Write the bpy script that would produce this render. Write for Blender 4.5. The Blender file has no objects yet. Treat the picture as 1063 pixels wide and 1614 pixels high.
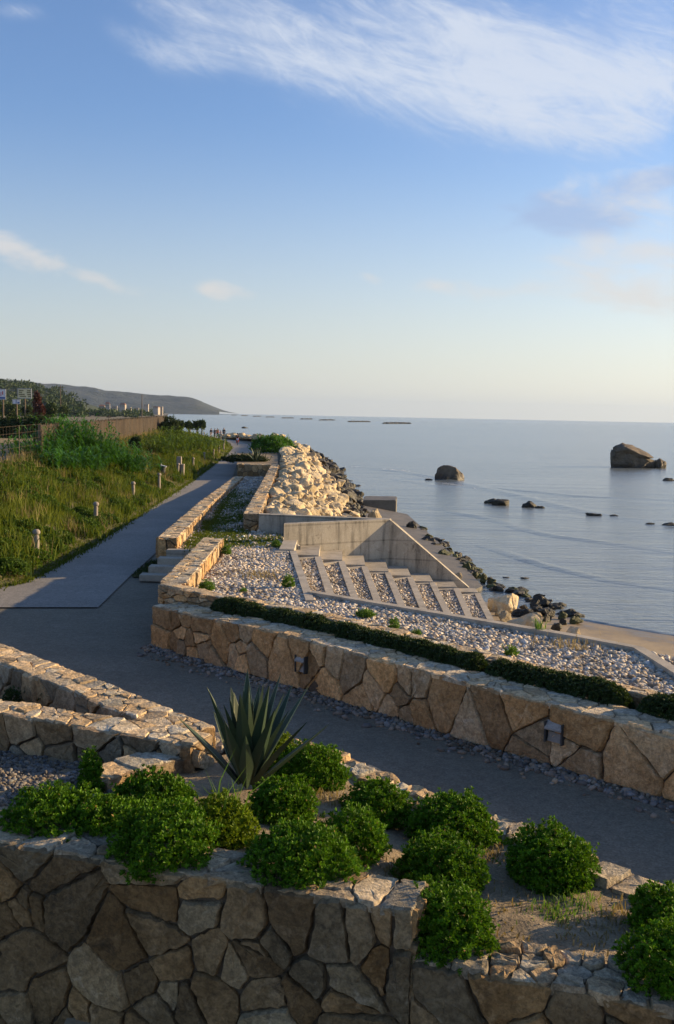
import bpy, bmesh, math, random
import numpy as np
from mathutils import Vector, Matrix, noise as mn

D = bpy.data
SC = bpy.context.scene
COL = SC.collection
R = math.radians

# ------------------------------------------------------------------ camera
F_PX, CX, CY = 1614 * 35 / 36, 531.5, 807.0
EYE = Vector((0, 0, 4.3))
PITCH, ROLL = math.atan((807 - 655) / F_PX), 0.020
cd = D.cameras.new('camera'); cam = D.objects.new('camera', cd); COL.objects.link(cam)
cd.sensor_fit = 'VERTICAL'; cd.sensor_height = 36; cd.sensor_width = 24; cd.lens = 35
cd.clip_start = 0.1; cd.clip_end = 60000
CAMROT = Matrix.Rotation(math.pi / 2 - PITCH, 3, 'X') @ Matrix.Rotation(ROLL, 3, 'Z')
cam.matrix_world = Matrix.Translation(EYE) @ CAMROT.to_4x4()
SC.camera = cam

def ray(px, py): return CAMROT @ Vector(((px - CX) / F_PX, -(py - CY) / F_PX, -1))
def P(px, py, z=0.0):
    d = ray(px, py); t = (z - EYE.z) / d.z
    return EYE + d * t
def PD(px, py, y):
    d = ray(px, py); return EYE + d * (y / d.y)

# ------------------------------------------------------------------ light
SUN_AZ, SUN_EL = R(71), R(14.5)          # azimuth from +Y towards +X
SKY_STR = 0.090
SUN_STR = 5.0
SC.view_settings.view_transform = 'Standard'; SC.view_settings.look = 'None'
SC.view_settings.gamma = 1.0; SC.view_settings.exposure = 0.88
SC.view_settings.use_curve_mapping = False
sl = D.lights.new('sun', 'SUN'); sl.energy = SUN_STR; sl.angle = R(0.5); sl.color = (1.0, 0.73, 0.40)
so = D.objects.new('sun', sl); COL.objects.link(so)
sdir = Vector((math.sin(SUN_AZ) * math.cos(SUN_EL), math.cos(SUN_AZ) * math.cos(SUN_EL), math.sin(SUN_EL)))
so.rotation_euler = sdir.to_track_quat('Z', 'Y').to_euler()
so.location = sdir * 60

class NT:
    """tiny node helper"""
    def __init__(s, tree): s.t = tree; s.n = tree.nodes; s.l = tree.links
    def new(s, typ, **kw):
        n = s.n.new(typ)
        for k, v in kw.items(): setattr(n, k, v)
        return n
    def put(s, sock, v):
        if isinstance(v, bpy.types.NodeSocket): s.l.new(v, sock)
        elif v is not None: sock.default_value = v
    def math(s, op, a, b=None, c=None, clamp=False):
        n = s.new('ShaderNodeMath', operation=op, use_clamp=clamp)
        s.put(n.inputs[0], a)
        if b is not None: s.put(n.inputs[1], b)
        if c is not None: s.put(n.inputs[2], c)
        return n.outputs[0]
    def noise(s, vec, scale, detail=4, rough=.55, dist=0.0, lac=2.0):
        n = s.new('ShaderNodeTexNoise'); s.put(n.inputs['Vector'], vec)
        n.inputs['Scale'].default_value = scale; n.inputs['Detail'].default_value = detail
        n.inputs['Roughness'].default_value = rough; n.inputs['Distortion'].default_value = dist
        n.inputs['Lacunarity'].default_value = lac
        return n.outputs['Fac']
    def mix(s, f, a, b, mode='MIX'):
        n = s.new('ShaderNodeMix', data_type='RGBA', blend_type=mode)
        s.put(n.inputs[0], f)
        for i, v in ((6, a), (7, b)):
            if isinstance(v, (tuple, list)): v = (*v[:3], 1)
            s.put(n.inputs[i], v)
        return n.outputs[2]
    def ramp(s, f, lo, hi):
        n = s.new('ShaderNodeMapRange', interpolation_type='SMOOTHSTEP'); s.put(n.inputs[0], f)
        n.inputs[1].default_value = lo; n.inputs[2].default_value = hi
        return n.outputs[0]
    def streak(s, vec, length, width, ang):
        n = s.new('ShaderNodeMapping', vector_type='TEXTURE'); s.put(n.inputs[0], vec)
        n.inputs['Scale'].default_value = (length, width, 1); n.inputs['Rotation'].default_value = (0, 0, ang)
        return n.outputs[0]
    def scale(s, vec, xyz, rot=(0, 0, 0)):
        n = s.new('ShaderNodeMapping'); s.put(n.inputs[0], vec)
        n.inputs['Scale'].default_value = xyz; n.inputs['Rotation'].default_value = rot
        return n.outputs[0]

W = D.worlds.new('World'); SC.world = W; W.use_nodes = True
w = NT(W.node_tree); w.n.clear()
sky = w.new('ShaderNodeTexSky', sky_type='NISHITA'); sky.sun_disc = False
sky.sun_elevation = SUN_EL; sky.sun_rotation = SUN_AZ
sky.air_density = 1.15; sky.dust_density = 0.7; sky.ozone_density = 3.0; sky.altitude = 5
tc = w.new('ShaderNodeTexCoord')
sx = w.new('ShaderNodeSeparateXYZ'); w.put(sx.inputs[0], tc.outputs['Generated'])
az = w.math('ARCTAN2', sx.outputs[0], sx.outputs[1]); el = w.math('ARCSINE', sx.outputs[2])
cmb = w.new('ShaderNodeCombineXYZ'); w.put(cmb.inputs[0], az); w.put(cmb.inputs[1], el)
ae = cmb.outputs[0]
wn = w.new('ShaderNodeTexNoise'); w.put(wn.inputs['Vector'], ae); wn.inputs['Scale'].default_value = 7; wn.inputs['Detail'].default_value = 3
wv = w.new('ShaderNodeVectorMath', operation='MULTIPLY_ADD'); w.put(wv.inputs[0], wn.outputs['Color'])
wv.inputs[1].default_value = (.10, .05, 0); w.put(wv.inputs[2], ae)
wae = w.new('ShaderNodeVectorMath', operation='ADD'); w.put(wae.inputs[0], wv.outputs[0]); wae.inputs[1].default_value = (-.05, -.025, 0)
wae = wae.outputs[0]
streak = w.math('ADD', w.math('MULTIPLY', w.noise(w.streak(ae, .20, .045, R(-16)), 1.0, 9, .66, .8), .62), w.math('MULTIPLY', w.noise(w.streak(ae, .055, .020, R(-24)), 1.0, 7, .68, .9), .38))
fluff = w.noise(w.streak(ae, .085, .032, R(-7)), 1.0, 8, .6, .4)
def blob(px, py, rx, ry, ang, vec=wae):
    d_ = ray(px, py).normalized(); a0 = math.atan2(d_.x, d_.y); e0 = math.asin(d_.z)
    v = w.new('ShaderNodeVectorMath', operation='SUBTRACT'); w.put(v.inputs[0], vec); v.inputs[1].default_value = (a0, e0, 0)
    m = w.new('ShaderNodeMapping', vector_type='TEXTURE'); w.put(m.inputs[0], v.outputs[0])
    m.inputs['Rotation'].default_value = (0, 0, R(ang)); m.inputs['Scale'].default_value = (rx / 1569, ry / 1569, 1)
    ln = w.new('ShaderNodeVectorMath', operation='LENGTH'); w.put(ln.inputs[0], m.outputs[0])
    return w.ramp(ln.outputs['Value'], 1.0, 0.0)
def total(bl):
    t = None
    for b, k in bl:
        x = w.math('MULTIPLY', blob(*b), k)
        t = x if t is None else w.math('ADD', t, x)
    return t
cirrus = total([((660, 110, 560, 150, -13), .95), ((830, 160, 260, 75, -8), .45), ((980, 70, 230, 190, -20), .75), ((330, 0, 240, 90, -25), .5), ((760, 30, 300, 90, -12), .4),
                ((245, 75, 130, 36, -14), .42), ((420, 95, 260, 60, -14), .35), ((20, 12, 60, 22, -10), .7), ((700, 20, 200, 60, -10), .35), ((1050, 130, 120, 90, 0), .5)])
cirrus_d = w.ramp(w.math('ADD', w.math('MULTIPLY', cirrus, .85), w.math('SUBTRACT', w.math('MULTIPLY', streak, 4.2), 2.2)), .0, 1.25)
cirrus_d = w.math('MULTIPLY', cirrus_d, w.ramp(cirrus, 0.0, .7))
cirrus_d = w.math('ADD', w.math('MULTIPLY', cirrus_d, .66), w.math('MULTIPLY', w.ramp(cirrus, .0, 1.3), .26))
cum = total([((15, 402, 130, 42, -6), .8), ((120, 425, 90, 22, -10), .5), ((215, 452, 110, 22, -8), .5), ((365, 468, 60, 20, -12), .7), ((580, 448, 50, 14, -14), .45),
             ((720, 458, 190, 24, -3), .5), ((1000, 425, 240, 110, 0), .75), ((900, 300, 200, 50, 4), .45), ((1040, 320, 110, 60, 0), .4), ((1000, 250, 200, 30, -6), .35)])
cum_d = w.ramp(w.math('ADD', w.math('MULTIPLY', cum, .85), w.math('SUBTRACT', w.math('MULTIPLY', fluff, 2.6), 1.3)), .05, .95)
cum_d = w.math('MULTIPLY', cum_d, w.ramp(cum, 0.0, .45))
grey = total([((895, 346, 210, 46, 3), 1.15), ((1035, 285, 120, 34, 0), .9), ((860, 310, 160, 26, 4), .6), ((950, 40, 60, 40, 0), .3)])
grey_d = w.math('MULTIPLY', w.ramp(w.math('ADD', w.math('MULTIPLY', grey, .7), w.math('MULTIPLY', w.math('SUBTRACT', fluff, .5), 1.6)), .05, .7), w.math('MULTIPLY', w.ramp(grey, .0, .5), .62))
# scattered cirrus over the rest of the sky, outside the view as well
wide = w.math('MULTIPLY', w.ramp(w.noise(w.scale(sx.outputs[0].node.inputs[0].links[0].from_socket, (3, 3, 9)), 1.0, 7, .6, .6), .55, .8), .35)
haze_low = w.ramp(el, .295, -.09)
sunward = w.ramp(az, -.45, .75)
dens = w.math('MAXIMUM', w.math('MAXIMUM', w.math('MULTIPLY', cirrus_d, .9), w.math('MULTIPLY', cum_d, .75)), w.math('MULTIPLY', wide, w.ramp(el, .42, .7)))
CL = .59 / SKY_STR
skyt = w.new('ShaderNodeVectorMath', operation='MULTIPLY'); w.put(skyt.inputs[0], sky.outputs[0]); skyt.inputs[1].default_value = (.95, 1.0, 1.22)
lowc = w.mix(sunward, (.65 * CL, .65 * CL, .61 * CL), (1.08 * CL, 1.03 * CL, .87 * CL))
skyc = w.mix(w.math('MULTIPLY', haze_low, .90), skyt.outputs[0], lowc)
skyc = w.mix(grey_d, skyc, (.36 * CL, .46 * CL, .68 * CL))
cloudc = w.mix(w.ramp(el, .1, .3), (.72 * CL, .68 * CL, .64 * CL), (.68 * CL, .73 * CL, .82 * CL))
skyc = w.mix(dens, skyc, cloudc)
bg = w.new('ShaderNodeBackground'); w.put(bg.inputs[0], skyc); bg.inputs[1].default_value = SKY_STR
ow = w.new('ShaderNodeOutputWorld'); w.l.new(bg.outputs[0], ow.inputs[0])

# ------------------------------------------------------------------ materials
def material(name, a, b, c=None, scale=2.0, fine=40.0, rough=.9, bump=.3, bscale=25.0, bdist=.02, tint=0.0, tint_attr=True,
             coords='Object', rnd=0.0, spec=.3, fine_amt=.5, mottle=0.0, trans=0.0, stain=None):
    m = D.materials.new(name); m.use_nodes = True
    t = NT(m.node_tree); t.n.clear()
    co = t.new('ShaderNodeTexCoord').outputs[coords]
    n1 = t.noise(co, scale, 5, .6, .3)
    col = t.mix(t.ramp(n1, .35, .65), a, b)
    if c is not None:
        col = t.mix(t.math('MULTIPLY', t.ramp(t.noise(co, scale * 2.7, 5, .65, .8), .52, .72), .8), col, c)
    if stain is not None:
        sc_, colr, lo, hi = stain
        col = t.mix(t.ramp(t.noise(co, sc_, 6, .7, 1.0), lo, hi), col, colr)
    nf = t.noise(co, fine, 3, .6)
    v = t.math('ADD', t.math('MULTIPLY', nf, fine_amt * 2), 1 - fine_amt)
    if mottle:
        n3 = t.noise(co, fine * .32, 5, .7, .6)
        v = t.math('MULTIPLY', v, t.math('ADD', t.math('MULTIPLY', t.ramp(n3, .32, .68), mottle * 2), 1 - mottle))
    if tint:
        at = t.new('ShaderNodeAttribute', attribute_name='tint')
        v = t.math('MULTIPLY', v, t.math('ADD', t.math('MULTIPLY', at.outputs['Fac'], tint * 2), 1 - tint))
        hue = t.math('FRACT', t.math('MULTIPLY', at.outputs['Fac'], 7.31))
        col = t.mix(1.0, col, t.mix(hue, (1.14, .97, .76), (.90, 1.0, 1.14)), 'MULTIPLY')
    if rnd:
        oi = t.new('ShaderNodeObjectInfo')
        v = t.math('MULTIPLY', v, t.math('ADD', t.math('MULTIPLY', oi.outputs['Random'], rnd * 2), 1 - rnd))
    vm = t.new('ShaderNodeVectorMath', operation='SCALE'); t.put(vm.inputs[0], col); t.put(vm.inputs['Scale'], v)
    col = vm.outputs[0]
    p = t.new('ShaderNodeBsdfPrincipled'); t.put(p.inputs['Base Color'], col)
    p.inputs['Roughness'].default_value = rough; p.inputs['Specular IOR Level'].default_value = spec
    if bump:
        bn = t.new('ShaderNodeBump'); bn.inputs['Strength'].default_value = bump; bn.inputs['Distance'].default_value = bdist
        h = t.math('ADD', t.noise(co, bscale, 6, .65), t.math('MULTIPLY', t.noise(co, bscale * .22, 4, .6), 1.6))
        t.put(bn.inputs['Height'], h); t.put(p.inputs['Normal'], bn.outputs[0])
    out = t.new('ShaderNodeOutputMaterial'); sh = p.outputs[0]
    if trans:
        tr = t.new('ShaderNodeBsdfTranslucent'); t.put(tr.inputs[0], col)
        mx = t.new('ShaderNodeMixShader'); mx.inputs[0].default_value = trans
        t.l.new(sh, mx.inputs[1]); t.l.new(tr.outputs[0], mx.inputs[2]); sh = mx.outputs[0]
    t.l.new(sh, out.inputs[0])
    return m

def tidemark(m, z0, z1, dark=.35):
    t = NT(m.node_tree); p = next(n for n in t.n if n.type == 'BSDF_PRINCIPLED'); src = p.inputs['Base Color'].links[0].from_socket
    g = t.new('ShaderNodeNewGeometry'); sz = t.new('ShaderNodeSeparateXYZ'); t.put(sz.inputs[0], g.outputs['Position'])
    h = t.math('ADD', sz.outputs[2], t.math('MULTIPLY', t.noise(g.outputs['Position'], 1.5, 4), .5))
    k = t.ramp(h, z0, z1); vm = t.new('ShaderNodeVectorMath', operation='SCALE'); t.put(vm.inputs[0], src)
    t.put(vm.inputs['Scale'], t.math('ADD', t.math('MULTIPLY', k, 1 - dark), dark)); t.put(p.inputs['Base Color'], vm.outputs[0])
    t.put(p.inputs['Roughness'], t.math('ADD', t.math('MULTIPLY', k, .45), .35))
def leafmat(name, dark, lite, trans=.35, rough=.5, tint=.35, spec=.35, dead=False):
    m = D.materials.new(name); m.use_nodes = True
    t = NT(m.node_tree); t.n.clear()
    at = t.new('ShaderNodeAttribute', attribute_name='tint')
    col = t.mix(at.outputs['Fac'], dark, lite)
    if dead: col = t.mix(t.math('GREATER_THAN', at.outputs['Fac'], .92), col, (.30, .19, .06))
    p = t.new('ShaderNodeBsdfPrincipled'); t.put(p.inputs['Base Color'], col)
    p.inputs['Roughness'].default_value = rough; p.inputs['Specular IOR Level'].default_value = spec
    tr = t.new('ShaderNodeBsdfTranslucent'); t.put(tr.inputs[0], t.mix(.5, col, (lite[0] * 1.3, lite[1] * 1.25, lite[2] * .6)))
    mx = t.new('ShaderNodeMixShader'); mx.inputs[0].default_value = trans
    out = t.new('ShaderNodeOutputMaterial')
    t.l.new(p.outputs[0], mx.inputs[1]); t.l.new(tr.outputs[0], mx.inputs[2]); t.l.new(mx.outputs[0], out.inputs[0])
    return m

M = {}
M['wall'] = material('golden limestone', (.44, .305, .165), (.33, .215, .105), (.50, .385, .245), scale=2.2, fine=55, bump=.8, bscale=26, bdist=.03, tint=.42, mottle=.32, fine_amt=.42,
                     stain=(3.5, (.13, .085, .045), .60, .80))
M['wallgrey'] = material('grey weathered limestone', (.37, .275, .165), (.27, .19, .105), (.43, .34, .225), scale=3.0, fine=60, bump=.85, bscale=30, bdist=.02, tint=.42, mottle=.32, fine_amt=.4,
                         stain=(4.5, (.17, .125, .085), .56, .76))
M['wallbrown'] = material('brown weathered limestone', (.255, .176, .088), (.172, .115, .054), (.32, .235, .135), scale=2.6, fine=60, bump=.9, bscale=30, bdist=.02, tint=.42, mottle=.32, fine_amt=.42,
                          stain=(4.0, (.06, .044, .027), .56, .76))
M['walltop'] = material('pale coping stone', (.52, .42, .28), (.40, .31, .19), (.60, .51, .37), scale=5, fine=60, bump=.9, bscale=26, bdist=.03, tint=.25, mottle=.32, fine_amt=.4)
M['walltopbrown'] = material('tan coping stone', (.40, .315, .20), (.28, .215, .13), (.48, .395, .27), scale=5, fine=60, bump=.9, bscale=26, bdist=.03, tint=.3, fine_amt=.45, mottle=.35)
M['mortar'] = material('dark joint', (.12, .092, .062), (.085, .066, .045), scale=8, bump=.4)
M['mortarlight'] = material('sandy joint', (.33, .27, .19), (.25, .20, .14), scale=8, bump=.8)
M['boulder'] = material('pale yellow limestone boulder', (.58, .465, .285), (.46, .345, .195), (.64, .55, .39), scale=1.6, fine=14, bump=.7, bscale=9, bdist=.06, rnd=.28, fine_amt=.35)
M['wetrock'] = material('dark wet rock', (.060, .052, .036), (.035, .031, .024), (.085, .085, .035), scale=1.2, fine=9, bump=.9, bscale=6, bdist=.08, rnd=.3, rough=.55, fine_amt=.4)
M['searock'] = material('brown sea rock', (.17, .13, .085), (.10, .078, .052), (.055, .050, .032), scale=.55, fine=5, bump=.9, bscale=3.2, bdist=.25, rough=.75, fine_amt=.45)
tidemark(M['searock'], -1.25, -.45)
M['algae'] = material('algae covered rock', (.10, .10, .025), (.05, .06, .02), (.15, .12, .04), scale=3, fine=18, bump=.8, bscale=12, bdist=.05, rnd=.3, rough=.6)
M['asphalt'] = material('dark asphalt', (.178, .156, .112), (.150, .132, .095), (.20, .176, .13), scale=.5, fine=36, bump=.7, bscale=60, bdist=.012, rough=.9, fine_amt=.75, coords='Object', mottle=.18)
M['path'] = material('light granite path', (.25, .23, .20), (.21, .195, .17), (.28, .26, .225), scale=.4, fine=26, bump=.5, bscale=50, bdist=.01, fine_amt=.7, mottle=.15)
def streaks(m, amt=.35, sc_=(5, 5, .5)):
    t = NT(m.node_tree); p = next(n for n in t.n if n.type == 'BSDF_PRINCIPLED'); src = p.inputs['Base Color'].links[0].from_socket
    co = t.new('ShaderNodeTexCoord').outputs['Object']
    f = t.ramp(t.noise(t.scale(co, sc_), 1.0, 5, .65, .3), .45, .72)
    lines = t.new('ShaderNodeTexWave', wave_type='BANDS', bands_direction='Z'); t.put(lines.inputs[0], co); lines.inputs['Scale'].default_value = .55; lines.inputs['Distortion'].default_value = .15
    g = t.ramp(lines.outputs['Fac'], .03, .0)
    k = t.math('SUBTRACT', 1.0, t.math('ADD', t.math('MULTIPLY', f, amt), t.math('MULTIPLY', g, .25)))
    vm = t.new('ShaderNodeVectorMath', operation='SCALE'); t.put(vm.inputs[0], src); t.put(vm.inputs['Scale'], k); t.put(p.inputs['Base Color'], vm.outputs[0])
M['concrete'] = material('weathered concrete', (.43, .38, .295), (.36, .315, .24), (.48, .43, .35), scale=1.3, fine=30, bump=.4, bscale=40, bdist=.006, fine_amt=.3, stain=(2.2, (.17, .14, .105), .56, .74))
streaks(M['concrete'], .55)
M['kerb'] = material('granite kerb', (.44, .385, .30), (.37, .325, .255), scale=2, fine=60, bump=.35, bscale=60, bdist=.006, fine_amt=.35)
streaks(M['kerb'], .28, (3, 3, 3))
M['apron'] = material('damp concrete apron', (.15, .13, .10), (.10, .09, .07), (.19, .165, .125), scale=.9, fine=20, bump=.4, bscale=18, rough=.6)
M['gravel'] = material('gravel pebble', (.47, .42, .345), (.40, .36, .30), (.50, .42, .32), scale=3, fine=30, bump=.2, tint=.55, fine_amt=.2)
M['gravelbed'] = material('gravel bed', (.31, .285, .24), (.21, .19, .16), (.39, .36, .305), scale=14, fine=30, bump=1.0, bscale=22, bdist=.05)
M['bluepebble'] = material('grey pebble', (.215, .195, .165), (.155, .142, .125), scale=3, fine=30, bump=.2, tint=.5, fine_amt=.2)
M['darkpebble'] = material('dark bed pebble', (.15, .135, .115), (.10, .092, .08), scale=3, fine=30, bump=.2, tint=.6, fine_amt=.2)
M['soil'] = material('sandy soil', (.31, .24, .15), (.23, .175, .105), (.38, .31, .21), scale=4, fine=60, bump=1.0, bscale=38, bdist=.03, fine_amt=.5, stain=(3.2, (.10, .085, .045), .60, .74))
M['sand'] = material('beach sand', (.33, .255, .16), (.28, .215, .13), scale=.7, fine=40, bump=.5, bscale=30, bdist=.015, fine_amt=.3)
tidemark(M['sand'], -1.30, -1.02, .5)
M['bankearth'] = material('bank earth', (.085, .085, .028), (.13, .11, .05), (.06, .07, .02), scale=.5, fine=6, bump=1.0, bscale=5, bdist=.1)
M['plateau'] = material('dry field', (.20, .155, .09), (.13, .115, .055), (.26, .20, .12), scale=.06, fine=.8, bump=.3, bscale=1.0, bdist=.1)
M['bollard'] = material('bollard stone', (.31, .265, .215), (.26, .22, .175), scale=5, fine=50, bump=.3, bscale=40, bdist=.005)
M['metal'] = material('dark painted metal', (.04, .045, .045), (.05, .05, .05), scale=4, bump=0, rough=.5)
M['galv'] = material('galvanised steel', (.38, .39, .40), (.33, .34, .35), scale=6, bump=.1, rough=.45)
M['lens'] = material('frosted lamp glass', (.24, .235, .225), (.20, .195, .185), scale=5, bump=0, rough=.45)
M['lampgrey'] = material('grey lamp casing', (.30, .285, .26), (.25, .235, .215), scale=8, bump=.1, rough=.6)
M['reed'] = material('brown fence lath', (.062, .047, .031), (.043, .033, .022), (.08, .062, .042), scale=1.5, fine=12, bump=.2, tint=.4)
M['wood'] = material('weathered post wood', (.17, .13, .09), (.12, .09, .06), scale=6, bump=.3, tint=.0)
M['bark'] = material('bark', (.09, .07, .05), (.06, .045, .032), scale=8, bump=.6)
M['headland'] = material('distant wooded hillside', (.022, .030, .020), (.034, .042, .026), (.09, .08, .055), scale=.006, fine=.05, bump=1.0, bscale=.03, bdist=12, stain=(.010, (.20, .18, .13), .68, .80))
M['hill'] = material('wooded hill ground', (.030, .042, .018), (.022, .032, .014), scale=.02, fine=.4, bump=.8, bscale=.15, bdist=3)
M['plaster'] = material('cream plaster', (.40, .36, .30), (.34, .30, .25), scale=.3, bump=0, rnd=.3)
M['tile'] = material('clay roof', (.26, .12, .07), (.20, .095, .06), scale=.6, bump=0)
M['glassdark'] = material('window glass', (.03, .035, .04), (.03, .035, .04), bump=0, rough=.2)
M['signwhite'] = material('sign white', (.62, .64, .68), (.58, .60, .66), bump=0, rough=.5)
M['signblue'] = material('sign blue', (.05, .10, .28), (.05, .10, .26), bump=0, rough=.5)
M['signyellow'] = material('sign cream', (.62, .58, .36), (.57, .53, .33), bump=0, rough=.5)
M['signred'] = material('sign red', (.45, .04, .05), (.4, .04, .05), bump=0, rough=.5)
M['signtext'] = material('sign dark lettering', (.09, .075, .02), (.09, .075, .02), bump=0, rough=.5)
M['skin'] = material('skin', (.42, .25, .17), (.40, .24, .16), bump=0, rough=.6)
M['clothdark'] = material('dark cloth', (.03, .03, .035), (.025, .025, .03), bump=0)
M['clothred'] = material('red cloth', (.42, .05, .04), (.36, .045, .035), bump=0)
M['clothtan'] = material('pale cloth', (.50, .40, .33), (.46, .37, .3), bump=0)
M['clothblue'] = material('blue cloth', (.10, .13, .20), (.09, .11, .18), bump=0)
M['hair'] = material('dark hair', (.03, .022, .016), (.025, .02, .015), bump=0)
M['rubber'] = material('black rubber', (.02, .02, .02), (.02, .02, .02), bump=0)
M['foam'] = material('sea foam', (.72, .74, .75), (.62, .65, .67), scale=3, bump=0)
M['pale'] = material('bleached wood', (.5, .46, .4), (.44, .40, .35), scale=4, bump=.2)
M['bush'] = leafmat('glossy shrub leaf', (.008, .036, .002), (.135, .285, .010), trans=.18, rough=.55, spec=.15, dead=True)
M['bushyellow'] = leafmat('yellow green shrub leaf', (.022, .060, .003), (.22, .30, .014), trans=.2, rough=.55, spec=.15)
M['hedge'] = leafmat('dark hedge leaf', (.014, .026, .008), (.050, .085, .014), trans=.2, rough=.6)
M['agave'] = leafmat('grey green agave', (.014, .032, .015), (.042, .072, .036), trans=.04, rough=.55)
M['agaveedge'] = material('agave margin', (.30, .32, .19), (.26, .28, .16), bump=0)
M['grass'] = leafmat('bank grass', (.022, .055, .005), (.17, .20, .028), trans=.35, rough=.7, spec=.1)
M['groundleaf'] = leafmat('low weed leaf', (.018, .045, .005), (.10, .17, .018), trans=.3, rough=.6, spec=.15)
M['weed'] = leafmat('green weed', (.03, .09, .008), (.14, .25, .03), trans=.35, rough=.6)
M['dry'] = leafmat('dry straw', (.13, .095, .04), (.36, .28, .13), trans=.25, rough=.8)
M['cane'] = leafmat('giant cane leaf', (.018, .080, .006), (.10, .26, .015), trans=.3, rough=.5)
M['tree'] = leafmat('dark tree leaf', (.012, .026, .007), (.05, .085, .018), trans=.2, rough=.7)
M['redleaf'] = leafmat('russet leaf', (.035, .012, .007), (.10, .030, .016), trans=.2, rough=.7)

# water
m = D.materials.new('sea water'); m.use_nodes = True; t = NT(m.node_tree); t.n.clear()
co = t.new('ShaderNodeTexCoord').outputs['Object']
p = t.new('ShaderNodeBsdfPrincipled')
p.inputs['Roughness'].default_value = .20; p.inputs['IOR'].default_value = 1.45
wn_ = t.ramp(t.noise(t.scale(co, (.012, .03, 1), (0, 0, R(-10))), 1.0, 4, .6, .5), .35, .65)
t.put(p.inputs['Base Color'], t.mix(wn_, (.135, .158, .156), (.175, .197, .19)))
h1 = t.noise(t.scale(co, (.55, 1.9, 1), (0, 0, R(-14))), 1.0, 5, .6, .6)
h2 = t.noise(t.scale(co, (.10, .42, 1), (0, 0, R(-8))), 1.0, 3, .5, .4)
h3 = t.noise(t.scale(co, (2.2, 5.5, 1), (0, 0, R(12))), 1.0, 3, .6, .4)
hh = t.math('ADD', t.math('ADD', t.math('MULTIPLY', h1, .22), t.math('MULTIPLY', h2, .55)), t.math('MULTIPLY', h3, .10))
bn = t.new('ShaderNodeBump'); bn.inputs['Strength'].default_value = .34; bn.inputs['Distance'].default_value = 1.0
t.put(bn.inputs['Height'], hh); t.put(p.inputs['Normal'], bn.outputs[0])
o_ = t.new('ShaderNodeOutputMaterial'); t.l.new(p.outputs[0], o_.inputs[0]); M['sea'] = m

# ------------------------------------------------------------------ helpers
def finish(o, parent=None, label=None, cat=None, group=None, kind=None):
    if o.name not in COL.objects: COL.objects.link(o)
    if parent is not None: o.parent = parent
    if label: o['label'] = label
    if cat: o['category'] = cat
    if group: o['group'] = group
    if kind is None and cat: kind = 'thing'
    if kind: o['kind'] = kind
    return o
def empty(name, loc, label, cat, group=None, rz=0.0):
    o = D.objects.new(name, None); o.location = loc; o.rotation_euler = (0, 0, rz); o.empty_display_size = .2
    return finish(o, None, label, cat, group)
def mk(name, V, Fa, mats, tint=None, smooth=False, mi=None, **kw):
    """mesh from numpy arrays: V (n,3), Fa (m,k) or a list of faces"""
    me = D.meshes.new(name)
    if isinstance(Fa, np.ndarray):
        V = np.ascontiguousarray(V, dtype=np.float32); Fa = np.ascontiguousarray(Fa, dtype=np.int32)
        me.vertices.add(len(V)); me.vertices.foreach_set('co', V.ravel())
        k = Fa.shape[1]
        me.loops.add(Fa.size); me.loops.foreach_set('vertex_index', Fa.ravel())
        me.polygons.add(len(Fa)); me.polygons.foreach_set('loop_start', np.arange(0, Fa.size, k, dtype=np.int32))
        me.update(calc_edges=True)
    else:
        me.from_pydata([tuple(v) for v in V], [], Fa); me.update()
    if not isinstance(mats, (list, tuple)): mats = [mats]
    for m_ in mats: me.materials.append(m_)
    if mi is not None: me.polygons.foreach_set('material_index', np.array(mi, dtype=np.int32))
    if tint is not None:
        a = me.attributes.new('tint', 'FLOAT', 'POINT'); a.data.foreach_set('value', np.array(tint, dtype=np.float32))
    if smooth: me.polygons.foreach_set('use_smooth', np.ones(len(me.polygons), dtype=bool))
    me.validate()
    return finish(D.objects.new(name, me), **kw)
def from_bm(name, bm, mats, smooth=None, **kw):
    me = D.meshes.new(name); bmesh.ops.recalc_face_normals(bm, faces=bm.faces[:]); bm.to_mesh(me); bm.free()
    if not isinstance(mats, (list, tuple)): mats = [mats]
    for m_ in mats: me.materials.append(m_)
    if smooth is not None:
        me.polygons.foreach_set('use_smooth', np.ones(len(me.polygons), dtype=bool))
        if smooth: me.set_sharp_from_angle(angle=R(smooth))
    return finish(D.objects.new(name, me), **kw)
def box(bm, c, s, rz=0.0, mi=0):
    r = bmesh.ops.create_cube(bm, size=1.0, matrix=Matrix.Translation(c) @ Matrix.Rotation(rz, 4, 'Z') @ Matrix.Diagonal((*s, 1)))
    for v in r['verts']:
        for f in v.link_faces: f.material_index = mi
    return r['verts']
def cyl(bm, a, b, r1, r2, n=10):
    a, b = Vector(a), Vector(b); d = b - a
    q = d.to_track_quat('Z', 'Y').to_matrix().to_4x4()
    return bmesh.ops.create_cone(bm, cap_ends=True, segments=n, radius1=r1, radius2=r2, depth=d.length, matrix=Matrix.Translation((a + b) / 2) @ q)['verts']
def lathe(bm, prof, n=16, c=(0, 0, 0)):
    rings = []
    for r, z in prof:
        rings.append([bm.verts.new((c[0] + r * math.cos(2 * math.pi * k / n), c[1] + r * math.sin(2 * math.pi * k / n), c[2] + z)) for k in range(n)])
    for a, b in zip(rings, rings[1:]):
        for k in range(n): bm.faces.new((a[k], a[(k + 1) % n], b[(k + 1) % n], b[k]))
    bm.faces.new(rings[-1]); bm.faces.new(rings[0][::-1])
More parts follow.
